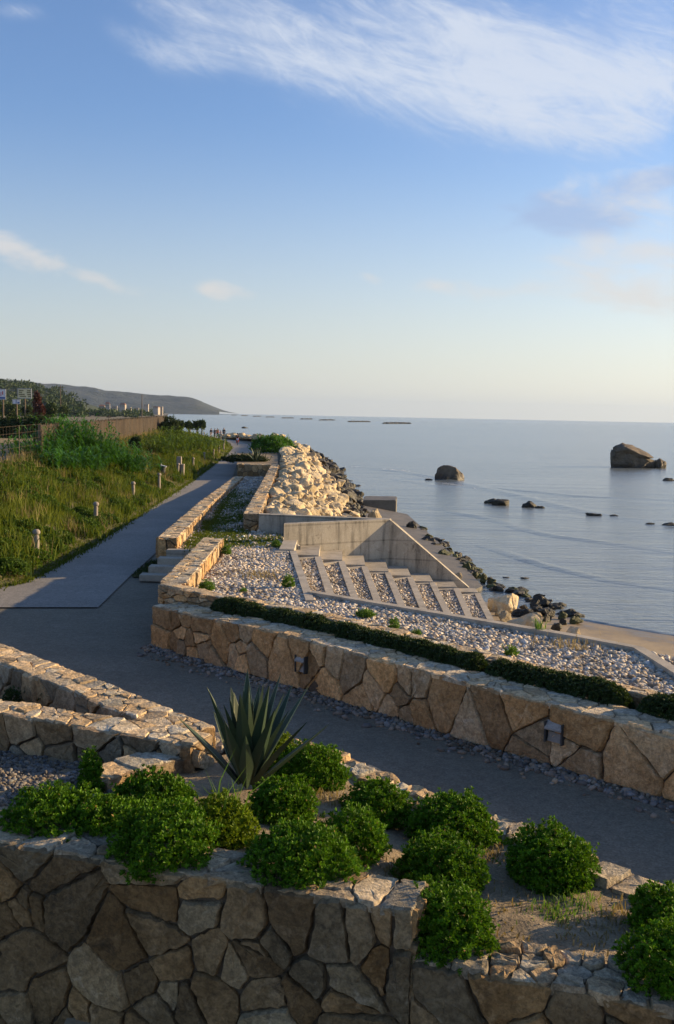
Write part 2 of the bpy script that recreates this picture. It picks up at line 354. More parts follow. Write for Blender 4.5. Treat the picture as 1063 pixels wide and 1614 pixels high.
def slab(bm, poly, z0, z1, mi=0):
    """prism of a plan polygon; z1 may be a list of top heights"""
    n = len(poly); zt = z1 if isinstance(z1, (list, tuple)) else [z1] * n
    a = [bm.verts.new((q[0], q[1], z0)) for q in poly]; b = [bm.verts.new((q[0], q[1], zz)) for q, zz in zip(poly, zt)]
    fs = [bm.faces.new(b), bm.faces.new(a[::-1])]
    for k in range(n): fs.append(bm.faces.new((a[k], a[(k + 1) % n], b[(k + 1) % n], b[k])))
    for f in fs: f.material_index = mi
def inpoly(pts, poly):
    x, y = pts[:, 0], pts[:, 1]; c = np.zeros(len(pts), bool); n = len(poly)
    for i in range(n):
        x1, y1 = poly[i][:2]; x2, y2 = poly[i - 1][:2]
        if y1 == y2: continue
        c ^= ((y1 > y) != (y2 > y)) & (x < (x2 - x1) * (y - y1) / (y2 - y1) + x1)
    return c
def scatter(poly, n, rng):
    q = np.array([v[:2] for v in poly]); lo, hi = q.min(0), q.max(0); out = []
    got = 0
    while got < n:
        s = lo + rng.random((n, 2)) * (hi - lo); s = s[inpoly(s, poly)]; out.append(s); got += len(s)
    return np.concatenate(out)[:n]
def sheet(name, poly, z, mat, kind='structure', cut=0, zf=None, **kw):
    bm = bmesh.new(); bm.faces.new([bm.verts.new((q[0], q[1], z if zf is None else 0)) for q in poly])
    bmesh.ops.triangulate(bm, faces=bm.faces[:])
    for _ in range(cut): bmesh.ops.subdivide_edges(bm, edges=bm.edges[:], cuts=1, use_grid_fill=True)
    if zf:
        for v in bm.verts: v.co.z = zf(v.co.x, v.co.y)
    for f in bm.faces:
        if f.normal.z < 0: f.normal_flip()
    me = D.meshes.new(name); bm.to_mesh(me); bm.free(); me.materials.append(mat)
    return finish(D.objects.new(name, me), kind=kind, **kw)
def lerp(a, b, t): return a + (b - a) * t
def interp(tab, x):
    """piecewise linear lookup, tab rows (x, v...)"""
    xs = [r[0] for r in tab]
    vals = [np.interp(x, xs, [r[k] for r in tab]) for k in range(1, len(tab[0]))]
    return vals if len(vals) > 1 else vals[0]

# ---- Voronoi masonry
def voronoi(seeds, W_, H_, gap):
    polys = []
    for i, s in enumerate(seeds):
        d = ((seeds - s) ** 2).sum(1); order = np.argsort(d)[1:22]
        poly = [(0., 0.), (W_, 0.), (W_, H_), (0., H_)]
        for j in order:
            q = seeds[j]; mid = (s + q) / 2; nn = q - s; L = math.hypot(*nn); nn = nn / L
            off = mid @ nn - gap / 2
            new = []
            for k in range(len(poly)):
                a, b = poly[k], poly[(k + 1) % len(poly)]
                da, db = a[0] * nn[0] + a[1] * nn[1] - off, b[0] * nn[0] + b[1] * nn[1] - off
                if da <= 0: new.append(a)
                if (da < 0 < db) or (db < 0 < da):
                    tt = da / (da - db); new.append((a[0] + (b[0] - a[0]) * tt, a[1] + (b[1] - a[1]) * tt))
            poly = new
            if len(poly) < 3: break
        if len(poly) >= 3: polys.append(poly)
    return polys
def cells(W_, H_, size, gap, rng, relax=1, small=.25):
    n = max(2, int(W_ * H_ / (size * size * .85)))
    s = rng.random((n, 2)) * (W_, H_)
    for _ in range(relax):
        ps = voronoi(s, W_, H_, 0)
        s = np.array([np.mean(q, axis=0) for q in ps])
    extra = rng.random((int(n * small), 2)) * (W_, H_)
    return voronoi(np.concatenate([s, extra]), W_, H_, gap)
class Builder:
    def __init__(s): s.V = []; s.F = []; s.mi = []; s.t = []
    def stone(s, poly, fmap, bulge, rng, mi, edge=.07, jit=.012, base=-.05):
        q = np.array(poly); c = q.mean(0)
        area = 0.5 * abs(sum(q[k][0] * q[k - 1][1] - q[k - 1][0] * q[k][1] for k in range(len(q))))
        if area < 5e-4: return
        pts = []
        n = len(q)
        for k in range(n):            # chamfer the corner, then subdivide the edge with jitter
            a, b = q[k], q[(k + 1) % n]; L = np.linalg.norm(b - a)
            if L < .012: pts.append(a); continue
            cut = min(.16, .018 / L)
            m_ = max(1, int(L / edge))
            for tt in np.linspace(cut, 1 - cut, m_ + 1):
                pts.append(a + (b - a) * tt + rng.normal(0, jit * min(1, L / .25), 2) * (0.6))
        pts = np.array(pts); nn = len(pts)
        tint = rng.random(); tilt = rng.normal(0, .05, 2); b0 = bulge * (0.15 + 1.5 * rng.random())
        i0 = len(s.V)
        small = min(1.0, math.sqrt(area) / .25)
        for f, dd in ((1.0, base), (1.0, 0.0), (lerp(.86, .93, small), b0), (.5, b0)):
            for r in pts:
                x = c + (r - c) * f
                d = dd
                if dd > 0: d = dd + float((x - c) @ tilt) + rng.normal(0, bulge * .16)
                s.V.append(fmap(x[0], x[1], d)); s.t.append(tint)
        s.V.append(fmap(c[0], c[1], b0 + rng.normal(0, bulge * .25))); s.t.append(tint)
        for r in range(3):
            for k in range(nn):
                a, b = i0 + r * nn + k, i0 + r * nn + (k + 1) % nn
                s.F.append((a, b, b + nn, a + nn)); s.mi.append(mi)
        for k in range(nn):
            s.F.append((i0 + 3 * nn + k, i0 + 3 * nn + (k + 1) % nn, i0 + 4 * nn)); s.mi.append(mi)
    def quad(s, pts, mi):
        i = len(s.V); s.V += [tuple(p_) for p_ in pts]; s.t += [.5] * len(pts); s.F.append(tuple(range(i, i + len(pts)))); s.mi.append(mi)
    def build(s, name, mats, **kw):
        o = mk(name, s.V, s.F, mats, tint=s.t, mi=s.mi, **kw)
        me = o.data; me.polygons.foreach_set('use_smooth', np.ones(len(me.polygons), dtype=bool)); me.set_sharp_from_angle(angle=R(38))
        return o
def stone_wall(name, pts, th, size, seed, mats, label, cat='wall', faces='ftbse', topsize=None, bulge=.03, gap=.022, group=None, topbulge=.014, topgap=.012, edge=.07, relax=1, parent=None):
    """pts: plan polyline (x, y, z_bottom, z_top); the front is to the right of travel, the body goes th to the left"""
    rng = np.random.default_rng(seed)
    pts = [tuple(map(float, q)) for q in pts]
    seg = [math.hypot(b[0] - a[0], b[1] - a[1]) for a, b in zip(pts, pts[1:])]
    U = np.concatenate([[0], np.cumsum(seg)]); L = U[-1]
    nrm = []
    for k in range(len(pts)):
        a, b = pts[max(0, k - 1)], pts[min(len(pts) - 1, k + 1)]
        dx, dy = b[0] - a[0], b[1] - a[1]; l = math.hypot(dx, dy); nrm.append((dy / l, -dx / l))
    tab = [(U[k], *pts[k], *nrm[k]) for k in range(len(pts))]
    arr = np.array(tab)
    def at(u): return [np.interp(u, arr[:, 0], arr[:, k]) for k in range(1, 7)]
    Hh = float(np.mean(arr[:, 4] - arr[:, 3]))
    def ff(u, v, d, off=0.0, sgn=1):
        x, y, zb, zt, nx, ny = at(u); e = off + d * sgn
        return (x + nx * e, y + ny * e, zb + v / Hh * (zt - zb))
    B = Builder()
    def ft(u, t_, d):
        x, y, zb, zt, nx, ny = at(u); return (x - nx * t_, y - ny * t_, zt + d)
    if 'f' in faces:
        for c in cells(L, Hh, size, gap, rng, relax): B.stone(c, lambda u, v, d: ff(u, v, d), bulge, rng, 0, edge)
    if 'b' in faces:
        for c in cells(L, Hh, size, gap, rng, relax): B.stone(c, lambda u, v, d: ff(u, v, d, -th, -1), bulge, rng, 0, edge)
    if 't' in faces:
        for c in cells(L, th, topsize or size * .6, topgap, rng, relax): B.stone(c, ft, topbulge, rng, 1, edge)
    for key, u0, sg in (('s', 0.0, -1), ('e', L, 1)):
        if key in faces:
            def fe(a_, v, d, u0=u0, sg=sg):
                x, y, zb, zt, nx, ny = at(u0); ux, uy = -ny * sg, nx * sg
                return (x - nx * a_ + ux * d, y - ny * a_ + uy * d, zb + v / Hh * (zt - zb))
            for c in cells(th, Hh, size * .8, gap, rng, relax): B.stone(c, fe, bulge, rng, 0, edge)
    # core
    e = .03; N = max(2, len(pts) * 3)
    us = np.linspace(e, L - e, N)
    for a, b in zip(us, us[1:]):
        pa, pb = at(a), at(b)
        def q(p_, off, z): return (p_[0] - p_[4] * off, p_[1] - p_[5] * off, z)
        B.quad([q(pa, e, pa[2] - .05), q(pb, e, pb[2] - .05), q(pb, e, pb[3] - e * .7), q(pa, e, pa[3] - e * .7)], 2)
        B.quad([q(pa, th - e, pa[2] - .05), q(pb, th - e, pb[2] - .05), q(pb, th - e, pb[3] - e * .7), q(pa, th - e, pa[3] - e * .7)], 2)
        B.quad([q(pa, e, pa[3] - e * .7), q(pb, e, pb[3] - e * .7), q(pb, th - e, pb[3] - e * .7), q(pa, th - e, pa[3] - e * .7)], 3)
    for uu in (e, L - e):
        pa = at(uu)
        B.quad([(pa[0] - pa[4] * e, pa[1] - pa[5] * e, pa[2] - .05), (pa[0] - pa[4] * (th - e), pa[1] - pa[5] * (th - e), pa[2] - .05),
                (pa[0] - pa[4] * (th - e), pa[1] - pa[5] * (th - e), pa[3] - e * .7), (pa[0] - pa[4] * e, pa[1] - pa[5] * e, pa[3] - e * .7)], 2)
    return B.build(name, mats, parent=parent, label=label, cat=cat, group=group)
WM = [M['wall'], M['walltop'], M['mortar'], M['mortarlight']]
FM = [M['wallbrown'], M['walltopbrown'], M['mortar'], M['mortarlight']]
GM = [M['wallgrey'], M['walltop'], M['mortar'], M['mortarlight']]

# ---- rocks
def rock_mesh(name, seed, mat, npts=15, stretch=(1, .8, .62), rough=.06, lev=2, sharp=32):
    rnd = random.Random(seed); bm = bmesh.new()
    for _ in range(npts):
        v = Vector((rnd.gauss(0, 1), rnd.gauss(0, 1), rnd.gauss(0, 1))).normalized() * rnd.uniform(.82, 1.05)
        bm.verts.new((v.x * stretch[0], v.y * stretch[1], v.z * stretch[2]))
    r = bmesh.ops.convex_hull(bm, input=bm.verts[:])
    bmesh.ops.delete(bm, geom=[g for g in r['geom_interior'] if isinstance(g, bmesh.types.BMVert)], context='VERTS')
    bmesh.ops.dissolve_limit(bm, angle_limit=R(14), verts=bm.verts[:], edges=bm.edges[:])
    bmesh.ops.bevel(bm, geom=bm.edges[:], offset=.10, segments=2, profile=.6, affect='EDGES', clamp_overlap=True)
    bmesh.ops.triangulate(bm, faces=bm.faces[:])
    for _ in range(lev):
        bmesh.ops.subdivide_edges(bm, edges=[e for e in bm.edges if e.calc_length() > .22], cuts=1, use_grid_fill=True)
        bmesh.ops.triangulate(bm, faces=[f for f in bm.faces if len(f.verts) > 3])
    off = Vector((rnd.uniform(0, 50), rnd.uniform(0, 50), 0))
    bm.normal_update()
    for v in bm.verts:
        v.co += v.normal * (mn.fractal(v.co * 1.9 + off, .9, 2.1, 4) * rough * 1.6 + mn.noise(v.co * 6 + off) * rough * .35)
    bmesh.ops.recalc_face_normals(bm, faces=bm.faces[:])
    me = D.meshes.new(name); bm.to_mesh(me); bm.free(); me.materials.append(mat)
    me.polygons.foreach_set('use_smooth', np.ones(len(me.polygons), dtype=bool)); me.set_sharp_from_angle(angle=R(sharp))
    return me
def put(name, me, loc, scale, rot, **kw):
    o = D.objects.new(name, me); o.location = loc; o.scale = scale if hasattr(scale, '__len__') else (scale,) * 3; o.rotation_euler = rot
    return finish(o, **kw)

# ---- pebbles
PH = (1 + 5 ** .5) / 2
ICO = np.array([(-1, PH, 0), (1, PH, 0), (-1, -PH, 0), (1, -PH, 0), (0, -1, PH), (0, 1, PH), (0, -1, -PH), (0, 1, -PH), (PH, 0, -1), (PH, 0, 1), (-PH, 0, -1), (-PH, 0, 1)]) / math.hypot(1, PH)
ICOF = np.array([(0, 11, 5), (0, 5, 1), (0, 1, 7), (0, 7, 10), (0, 10, 11), (1, 5, 9), (5, 11, 4), (11, 10, 2), (10, 7, 6), (7, 1, 8), (3, 9, 4), (3, 4, 2), (3, 2, 6), (3, 6, 8), (3, 8, 9), (4, 9, 5), (2, 4, 11), (6, 2, 10), (8, 6, 7), (9, 8, 1)])
def pebbles(name, pts, size, mat, seed, sink=.35, flat=.65, kind='stuff', **kw):
    rng = np.random.default_rng(seed); n = len(pts)
    v = ICO[None] * (1 + rng.normal(0, .16, (n, 12, 1)))
    s = size[0] + (size[1] - size[0]) * rng.random((n, 1, 1)) ** 2
    sc3 = np.concatenate([.5 * (1 + .3 * rng.normal(0, 1, (n, 1, 2)).clip(-1, 1)), np.full((n, 1, 1), .5 * flat)], 2)
    v = v * sc3 * s
    a = rng.random(n) * 6.283; ti = rng.normal(0, .45, n)
    ca, sa, ct, st = np.cos(a)[:, None], np.sin(a)[:, None], np.cos(ti)[:, None], np.sin(ti)[:, None]
    x, y, z = v[..., 0], v[..., 1], v[..., 2]
    y, z = y * ct - z * st, y * st + z * ct
    x, y = x * ca - y * sa, x * sa + y * ca
    v = np.stack([x, y, z], 2) + pts[:, None, :]
    v[..., 2] += (s[..., 0] * flat * .5 * (1 - sink * 2))
    Fa = (ICOF[None] + 12 * np.arange(n)[:, None, None]).reshape(-1, 3)
    drift = np.array([mn.noise(Vector((q[0] * .9, q[1] * .9, 3))) for q in pts]) * .45
    return mk(name, v.reshape(-1, 3), Fa, mat, tint=np.repeat(np.clip(rng.random(n) + drift, 0, 1.1), 12), kind=kind, **kw)

# ---- blades and leaves
def blades(name, pts, h, wd, mat, seed, lean=.5, tint=None, **kw):
    rng = np.random.default_rng(seed); n = len(pts)
    h = np.asarray(h) * (.6 + .8 * rng.random(n)); wd = np.asarray(wd) * (.7 + .6 * rng.random(n))
    a = rng.random(n) * 6.283; b = rng.random(n) * 6.283; ln = lean * rng.random(n)
    ex = np.stack([np.cos(a), np.sin(a), np.zeros(n)], 1); dx = np.stack([np.cos(b), np.sin(b), np.zeros(n)], 1)
    up = np.array([0, 0, 1.0])
    m_ = pts + up * (h * .55)[:, None] + dx * (h * ln * .35)[:, None]
    tp = pts + up * (h * (1 - .35 * ln))[:, None] + dx * (h * ln)[:, None]
    w2 = (ex * wd[:, None] / 2)
    V = np.stack([pts - w2, pts + w2, m_ - w2 * .8, m_ + w2 * .8, tp], 1).reshape(-1, 3)
    i = 5 * np.arange(n)[:, None]
    Fa = np.concatenate([i + [0, 1, 3], i + [0, 3, 2], i + [2, 3, 4]], 1).reshape(-1, 3)
    tt = rng.random(n) if tint is None else np.clip(tint + rng.normal(0, .12, n), 0, 1)
    T = np.stack([tt * .6, tt * .6, tt, tt, np.clip(tt * 1.15, 0, 1)], 1).ravel()
    return mk(name, V, Fa, mat, tint=T, **kw)
def rosettes(pos, nrm, per, length, width, rng, spread=.9):
    """whorls of small leaves: returns verts, tris, tint"""
    n = len(pos)
    ref = np.where(np.abs(nrm[:, 2:3]) > .9, np.array([[1., 0, 0]]), np.array([[0, 0, 1.]]))
    e1 = np.cross(nrm, ref); e1 /= np.linalg.norm(e1, axis=1, keepdims=True); e2 = np.cross(nrm, e1)
    k = np.arange(per)
    ang = (k[None] * 2.399 + rng.random((n, 1)) * 6.283)
    el_ = spread * (.35 + .65 * rng.random((n, per)))
    d = (np.cos(ang)[..., None] * e1[:, None] + np.sin(ang)[..., None] * e2[:, None]) * np.sin(el_)[..., None] + nrm[:, None] * np.cos(el_)[..., None]
    side = np.cross(d, nrm[:, None]); side /= (np.linalg.norm(side, axis=2, keepdims=True) + 1e-6)
    L = length * (.7 + .6 * rng.random((n, per, 1))); wd = width * (.8 + .4 * rng.random((n, per, 1)))
    base = pos[:, None] + d * L * .08
    nn = np.cross(side, d)
    a = base; tip = base + d * L + nn * L * -.08
    l = base + d * L * .62 + side * wd / 2 + nn * L * .06; r = base + d * L * .62 - side * wd / 2 + nn * L * .06
    V = np.stack([a, l, tip, r], 2).reshape(-1, 3)
    i = 4 * np.arange(n * per)[:, None]
    Fa = np.concatenate([i + [0, 1, 2], i + [0, 2, 3]], 1).reshape(-1, 3)
    tt = np.clip(rng.random((n, 1)) * .6 + rng.random((n, per)) * .4, 0, 1)
    return V, Fa, np.repeat(tt.ravel(), 4)
def join(parts):
    V, Fa, T = [], [], []; o = 0
    for v, f, t_ in parts: V.append(v); Fa.append(f + o); T.append(t_); o += len(v)
    return np.concatenate(V), np.concatenate(Fa), np.concatenate(T)
def dome_points(n, rx, ry, h, rng, lump=.12, low=-.15, seed=0):
    d = rng.normal(0, 1, (n * 3, 3)); d /= np.linalg.norm(d, axis=1, keepdims=True); d = d[d[:, 2] > low][:n]
    k = 3.2
    lum = np.array([mn.noise(Vector((q[0] * k + seed * 7.1, q[1] * k, q[2] * k))) + .5 * mn.noise(Vector((q[0] * 7 + seed * 3, q[1] * 7, q[2] * 7))) for q in d])
    r = (1 + lump * lum)[:, None]
    p_ = d * r * np.array([rx, ry, h]); nr = d / np.array([rx, ry, h]); nr /= np.linalg.norm(nr, axis=1, keepdims=True)
    return p_, nr
def bush(name, loc, rx, ry, h, mat, seed, label, cat='shrub', group=None, leaf=.045, per=7, dens=1.0, lump=.22):
    rng = np.random.default_rng(seed); ps = []
    area = 2 * math.pi * ((rx * ry) + (rx + ry) / 2 * h) / 2
    for f, k, lf in ((1.0, 1.1, 1.0), (.86, .8, 1.15), (.66, .5, 1.7)):
        n = int(area * dens * k / (leaf * leaf * .80 * lf))
        p_, nr = dome_points(n, rx * f, ry * f, h * f, rng, lump, seed=seed)
        p_[:, :2] *= (.80 + .20 * np.clip(p_[:, 2:3] / (h * .35), 0, 1)); p_ += rng.normal(0, leaf * .45, p_.shape); p_[:, 2] = np.maximum(p_[:, 2], .03)
        nr = nr + rng.normal(0, .35, nr.shape) + np.array([0, 0, .35]); nr /= np.linalg.norm(nr, axis=1, keepdims=True)
        ps.append(rosettes(p_, nr, per, leaf * lf, leaf * lf * .42, rng))
    # sprigs that break the outline
    n = int(area * 34); p_, nr = dome_points(n, rx, ry, h, rng, lump, low=.0, seed=seed)
    nr = nr + np.array([0, 0, .7]) + rng.normal(0, .2, nr.shape); nr /= np.linalg.norm(nr, axis=1, keepdims=True)
    ext = (.5 + 1.5 * rng.random((len(p_), 1)) ** 3)
    for q in (.25, .6, .95): ps.append(rosettes(p_ + nr * leaf * 1.6 * q * ext, nr, 6, leaf * .95, leaf * .36, rng, 1.0))
    V, Fa, T = join(ps)
    o = mk(name, V, Fa, mat, tint=T, label=label, cat=cat, group=group); o.location = loc
    return o
def cloud_leaves(pts, size, rng, up=.3):
    """loose leaf quads for crowns seen from afar"""
    n = len(pts); nr = rng.normal(0, 1, (n, 3)); nr[:, 2] += up; nr /= np.linalg.norm(nr, axis=1, keepdims=True)
    return rosettes(pts, nr, 3, size, size * .55, rng, 1.3)

# ================================================================== SETTING
SEA_Z = -1.5
def xy(v): return (v[0], v[1])
sheet('sea', [(-9000, -200), (9000, -200), (9000, 12000), (-9000, 12000)], SEA_Z, M['sea'])

# far coast line: the land stops where the sea is seen behind the curve of the path
LANDEDGE = [(-5.0, 20.0), (1.0, 20.0), (1.0, 26), (-1.5, 29), (-2.5, 33), (-3.2, 55), (-4.2, 80), (-6.0, 110), (-9.5, 140), (-14, 160), (-22, 176), (-36, 190), (-60, 240), (-90, 430), (-150, 880), (-285, 1650), (-560, 3300)]
ground = [(-40, 19.2), (-11, 10.3), (-5.2, 8.5), (-2.6, 7.65), (.6, 6.8), (3.4, 6.0), (9.5, 4.2), (9.5, 7.5), (3.9, 12.2), (1.5, 15), (-1.0, 18.5)] + LANDEDGE[1:] + [(-2600, 3300), (-2600, 9.8)]
sheet('ground', ground, -.03, M['asphalt'])
sheet('lower_ground', [(-60, -60), (40, -60), (40, 4), (9.5, 4.4), (3.4, 6.2), (.6, 7.0), (-2.6, 7.8), (-11, 10.4), (-60, 25.4)], -1.4, M['asphalt'])

# light granite path
PL = [P(0, 957), P(0, 926), P(36, 920.5), P(79, 900), P(150, 860), P(226, 809.5), P(301, 760.6), P(339, 732), P(358, 716), P(366, 706), P(364, 699), P(350, 693.5), P(300, 689.5)]
PR = [P(155, 957), P(205, 908), P(241, 876), P(339, 775), P(366, 757), P(373, 733), P(392, 720), P(400, 709), P(398, 703), P(379, 696), P(356, 691.0), P(300, 687.0)]
sheet('path', [xy(v) for v in PL] + [xy(v) for v in PR[::-1]], .0, M['path'])
sheet('side_path', [(-40, 27), xy(P(0, 926)), xy(P(0, 957)), (-40, 21)], -.004, M['path'])

# ---- bank: profile across from the path edge to the fence line
EDGE = [(-8.3, 10), (-8.3, 20)] + [xy(v) for v in PL[1:12]] + [(-27, 181), (-45, 192)]
FENCE = [(-12.0, 20, 1.85), (-12.6, 30, 1.9), (-13.8, 47, 2.05), (-17.6, 102, 2.35), (-20, 120, 2.2), (-28, 160, 1.2), (-40, 190, .6)]
def path_edge_x(y): return float(np.interp(y, [e[1] for e in EDGE], [e[0] for e in EDGE]))
EDGE = sorted([(a, b) for a, b in EDGE], key=lambda q: q[1])
def fence_at(y): return float(np.interp(y, [f[1] for f in FENCE], [f[0] for f in FENCE])), float(np.interp(y, [f[1] for f in FENCE], [f[2] for f in FENCE]))
def bank_z(x, y):
    e = path_edge_x(y); fx, fz = fence_at(y)
    s = (e - x) / max(.5, e - fx)
    if s <= 0: return -.01
    if s >= 1: return fz + .05 * mn.noise(Vector((x * .3, y * .3, 0)))
    t = .10 * min(1, s / .15) + .90 * (max(0, (s - .12) / .88)) ** .9
    bumps = .22 * mn.noise(Vector((x * .5, y * .4, 3))) + .10 * mn.noise(Vector((x * 1.4, y * 1.2, 5)))
    return fz * t + bumps * min(1, s * 3) * min(1, (1 - s) * 4)
V, Fc = [], []
ys = np.concatenate([np.arange(10, 70, 1.0), np.arange(70, 192, 2.5)]); ss = list(np.linspace(0, 1, 22)) 
for y in ys:
    e = path_edge_x(y); fx, fz = fence_at(y)
    for s in ss:
        x = lerp(e - .02, fx, s); V.append((x, y, bank_z(x, y) if s > 0 else -.02))
    V.append((fx - 40, y, fz)); V.append((fx - 400, y, fz))
nx = len(ss) + 2
for i in range(len(ys) - 1):
    for j in range(nx - 1): Fc.append((i * nx + j, i * nx + j + 1, (i + 1) * nx + j + 1, (i + 1) * nx + j))
fm = [0 if (k % (nx - 1)) < len(ss) - 1 else 1 for k in range(len(Fc))]
mk('bank', np.array(V), np.array(Fc), [M['bankearth'], M['plateau']], smooth=True, mi=fm, kind='structure')
sheet('plateau', [(-420, 190), (-41, 190), (-66, 250), (-97, 430), (-158, 880), (-295, 1650), (-570, 3300), (-2600, 3300), (-2600, 190)], .9, M['plateau'])

# ---- terrace behind the large wall
BW = [(-3.38, 18.2), (-2.4, 17.15), (-1.36, 16.2), (.08, 14.8), (1.87, 12.95), (3.75, 11.2), (6.2, 8.9), (9.6, 6.0)]
def off_line(line, d):
    out = []
    for k in range(len(line)):
        a, b = line[max(0, k - 1)], line[min(len(line) - 1, k + 1)]
        dx, dy = b[0] - a[0], b[1] - a[1]; l = math.hypot(dx, dy); out.append((line[k][0] - dy / l * d, line[k][1] + dx / l * d))
    return out
TZ = .68
K0, K1, K2, K3 = P(485, 934, .72), P(905, 1004.5, .72), P(998, 1022, .72), P(1063, 1063, .72)
KD = (K3 - K2).normalized(); KE = K2.copy()
for _ in range(400):
    KE = KE + KD * .02
    if min((KE.xy - (Vector(a).lerp(Vector(b), t_))).length for a, b in zip(BW, BW[1:]) for t_ in np.linspace(0, 1, 25)) < 1.30: break
KO = Vector((-KD.y, KD.x, 0)); KO = KO if KO.x > 0 else -KO
rim = off_line(BW, 1.12)
A_R = [(-4.25, 26.5), (-5.0, 40), (-5.85, 61.5)]
B_L = [(-2.95, 31.2), (-4.3, 64.5)]
def terr_z(x, y): return TZ if y < 27.5 else lerp(TZ, .25, min(1, (y - 27.5) / 36))
bm = bmesh.new()
rim_in = [q for q in rim[1:] if q[0] < KE.x - .05]
slab(bm, [(-3.2, 19.2)] + rim_in + [xy(KE), xy(K2), xy(K1), xy(K0), xy(P(467, 868, .7)), (-1.2, 27.6), (-3.2, 27.6)], -.6, TZ - .03)
from_bm('terrace_bed', bm, M['gravelbed'], kind='structure')
bm = bmesh.new()
yy = [27.6, 32, 45, 66]
strip = [(float(np.interp(y, [a[1] for a in A_R], [a[0] for a in A_R])) - .2, y) for y in [26.6] + yy[1:]]
r_ = [(-1.0, 27.6), (-2.6, 32), (-3.3, 45), (-4.2, 66)]
poly = strip + r_[::-1]
slab(bm, poly, -.6, [terr_z(0, q[1]) - .03 for q in poly])
from_bm('upper_gravel_strip', bm, M['gravelbed'], kind='structure')

# beach
SHN = Vector((.70, .714)); SHP = P(990, 988, SEA_Z)
def beach_z(x, y):
    s = (SHP.x - x) * SHN.x + (SHP.y - y) * SHN.y
    return SEA_Z + .075 * s + (.02 * mn.noise(Vector((x * .8, y * .8, 0))) if abs(s) < 8 else 0) - (.05 * max(0, -s))
V, Fc = [], []
gx, gy = np.linspace(-2, 46, 60), np.linspace(-30, 42, 80)
for y in gy:
    for x in gx: V.append((x, y, min(-.35, beach_z(x, y))))
for i in range(len(gy) - 1):
    for j in range(len(gx) - 1): Fc.append((i * len(gx) + j, i * len(gx) + j + 1, (i + 1) * len(gx) + j + 1, (i + 1) * len(gx) + j))
mk('beach', np.array(V), np.array(Fc), M['sand'], smooth=True, kind='structure')

# ================================================================== WALLS
stone_wall('retaining_wall', [(x, y, -.02, z) for (x, y), z in zip(BW, (.72, .75, .79, .79, .77, .73, .70, .70))], .62, .50, 11, WM,
           'long retaining wall of large irregular stones beside the dark path, with two recessed lamps', faces='ftse', topsize=.28, bulge=.035, gap=.018)
# trough soil and rim wall behind the hedge
in1, in2 = off_line(BW, .50), off_line(BW, 1.0)
bm = bmesh.new(); slab(bm, in1 + in2[::-1], 0, .64); from_bm('trough_soil', bm, M['soil'], kind='structure')
rf = off_line(BW, 1.0)
rimpts = [(-3.42, 19.1, .60, .96), (-2.3, 18.1, .6, .95), (rf[2][0], rf[2][1], .6, .93), (*rf[3], .6, .90), (*rf[4], .6, .86), (*rf[5], -.9, .82), (*rf[6], -1.0, .8), (*rf[7], -1.0, .8)]
stone_wall('rim_wall', rimpts, .30, .34, 12, WM, 'low rubble rim wall behind the dark hedge, edging the gravel terrace', faces='fbts', topsize=.22, bulge=.03, gap=.02)
stone_wall('terrace_wall', [(-2.93, 19.35, .55, .97), (-3.02, 26.35, .55, .97)], .52, .36, 13, WM,
           'short low stone wall with sunlit right face beside the four steps', faces='fbtse', topsize=.30, bulge=.035)
stone_wall('path_wall', [(-4.25, 26.4, 0, .96), (-5.0, 40, 0, .74), (-5.85, 61.5, 0, .42)], .52, .40, 14, WM,
           'long low stone wall running beside the light path beyond the steps', faces='fbtse', topsize=.32, bulge=.035)
stone_wall('sea_wall', [(-2.45, 31.3, .2, 1.16), (-3.0, 45, .1, 1.10), (-3.85, 65, 0, 1.03)], .50, .42, 15, WM,
           'straight stone wall with bright sunlit face between the grassy gravel strip and the boulder slope', faces='ftse', topsize=.32, bulge=.035)
stone_wall('planter_wall', [(-6.45, 64.6, .0, 1.02), (-4.4, 64.9, .0, 1.02)], .45, .42, 16, WM,
           'far stone planter wall across the end of the gravel strip, below an agave', faces='ftse', topsize=.3)
bm = bmesh.new(); slab(bm, [(-6.6, 65.0), (-3.9, 65.1), (-5.2, 85), (-8.6, 85)], 0, .98); from_bm('planter_soil', bm, M['soil'], kind='structure')

# left path edge walls
LW1 = [(-11.6, 19.8, .0, .80), (-5.05, 13.95, .0, .80), (-3.3, 12.3, .0, .76), (-1.72, 10.75, .0, .72)]
stone_wall('upper_planter_wall', [(a[0], a[1], a[2], a[3]) for a in LW1], .52, .38, 17, GM,
           'upper left stone wall slanting along the near edge of the dark path, its end sunlit', faces='fbte', topsize=.26, bulge=.03)
stone_wall('lower_planter_wall', [(-11.5, 12.5, .2, .94), (-3.86, 10.95, .2, .90), (-1.45, 10.1, .2, .84)], .42, .34, 18, GM,
           'lower left stone wall of squared blocks between two gravel beds', faces='fte', topsize=.24, bulge=.03)
# planter edge along the path
PE = [P(335, 1160, .50), P(430, 1160, .47), P(540, 1192, .45), P(650, 1243, .45), P(760, 1287, .45), P(850, 1318, .45), P(930, 1357, .45), P(1063, 1402, .45)]
PE += [PE[-1] + (PE[-1] - PE[-2]).normalized() * 2.5]
EDG = [(v.x, v.y) for v in PE][::-1]
stone_wall('planter_edge_wall', [(x, y, -.02, .46) for x, y in EDG], .36, .34, 19, GM,
           'low rough stone edging between the shrub planter and the dark path', faces='fts', topsize=.27, bulge=.03, topbulge=.045)
stone_wall('planter_end_wall', [(-2.2, 9.35, .2, .74), (-1.5, 10.2, .2, .70)], .40, .36, 20, GM,
           'short slab topped wall end beside the large agave', faces='ftse', topsize=.36)
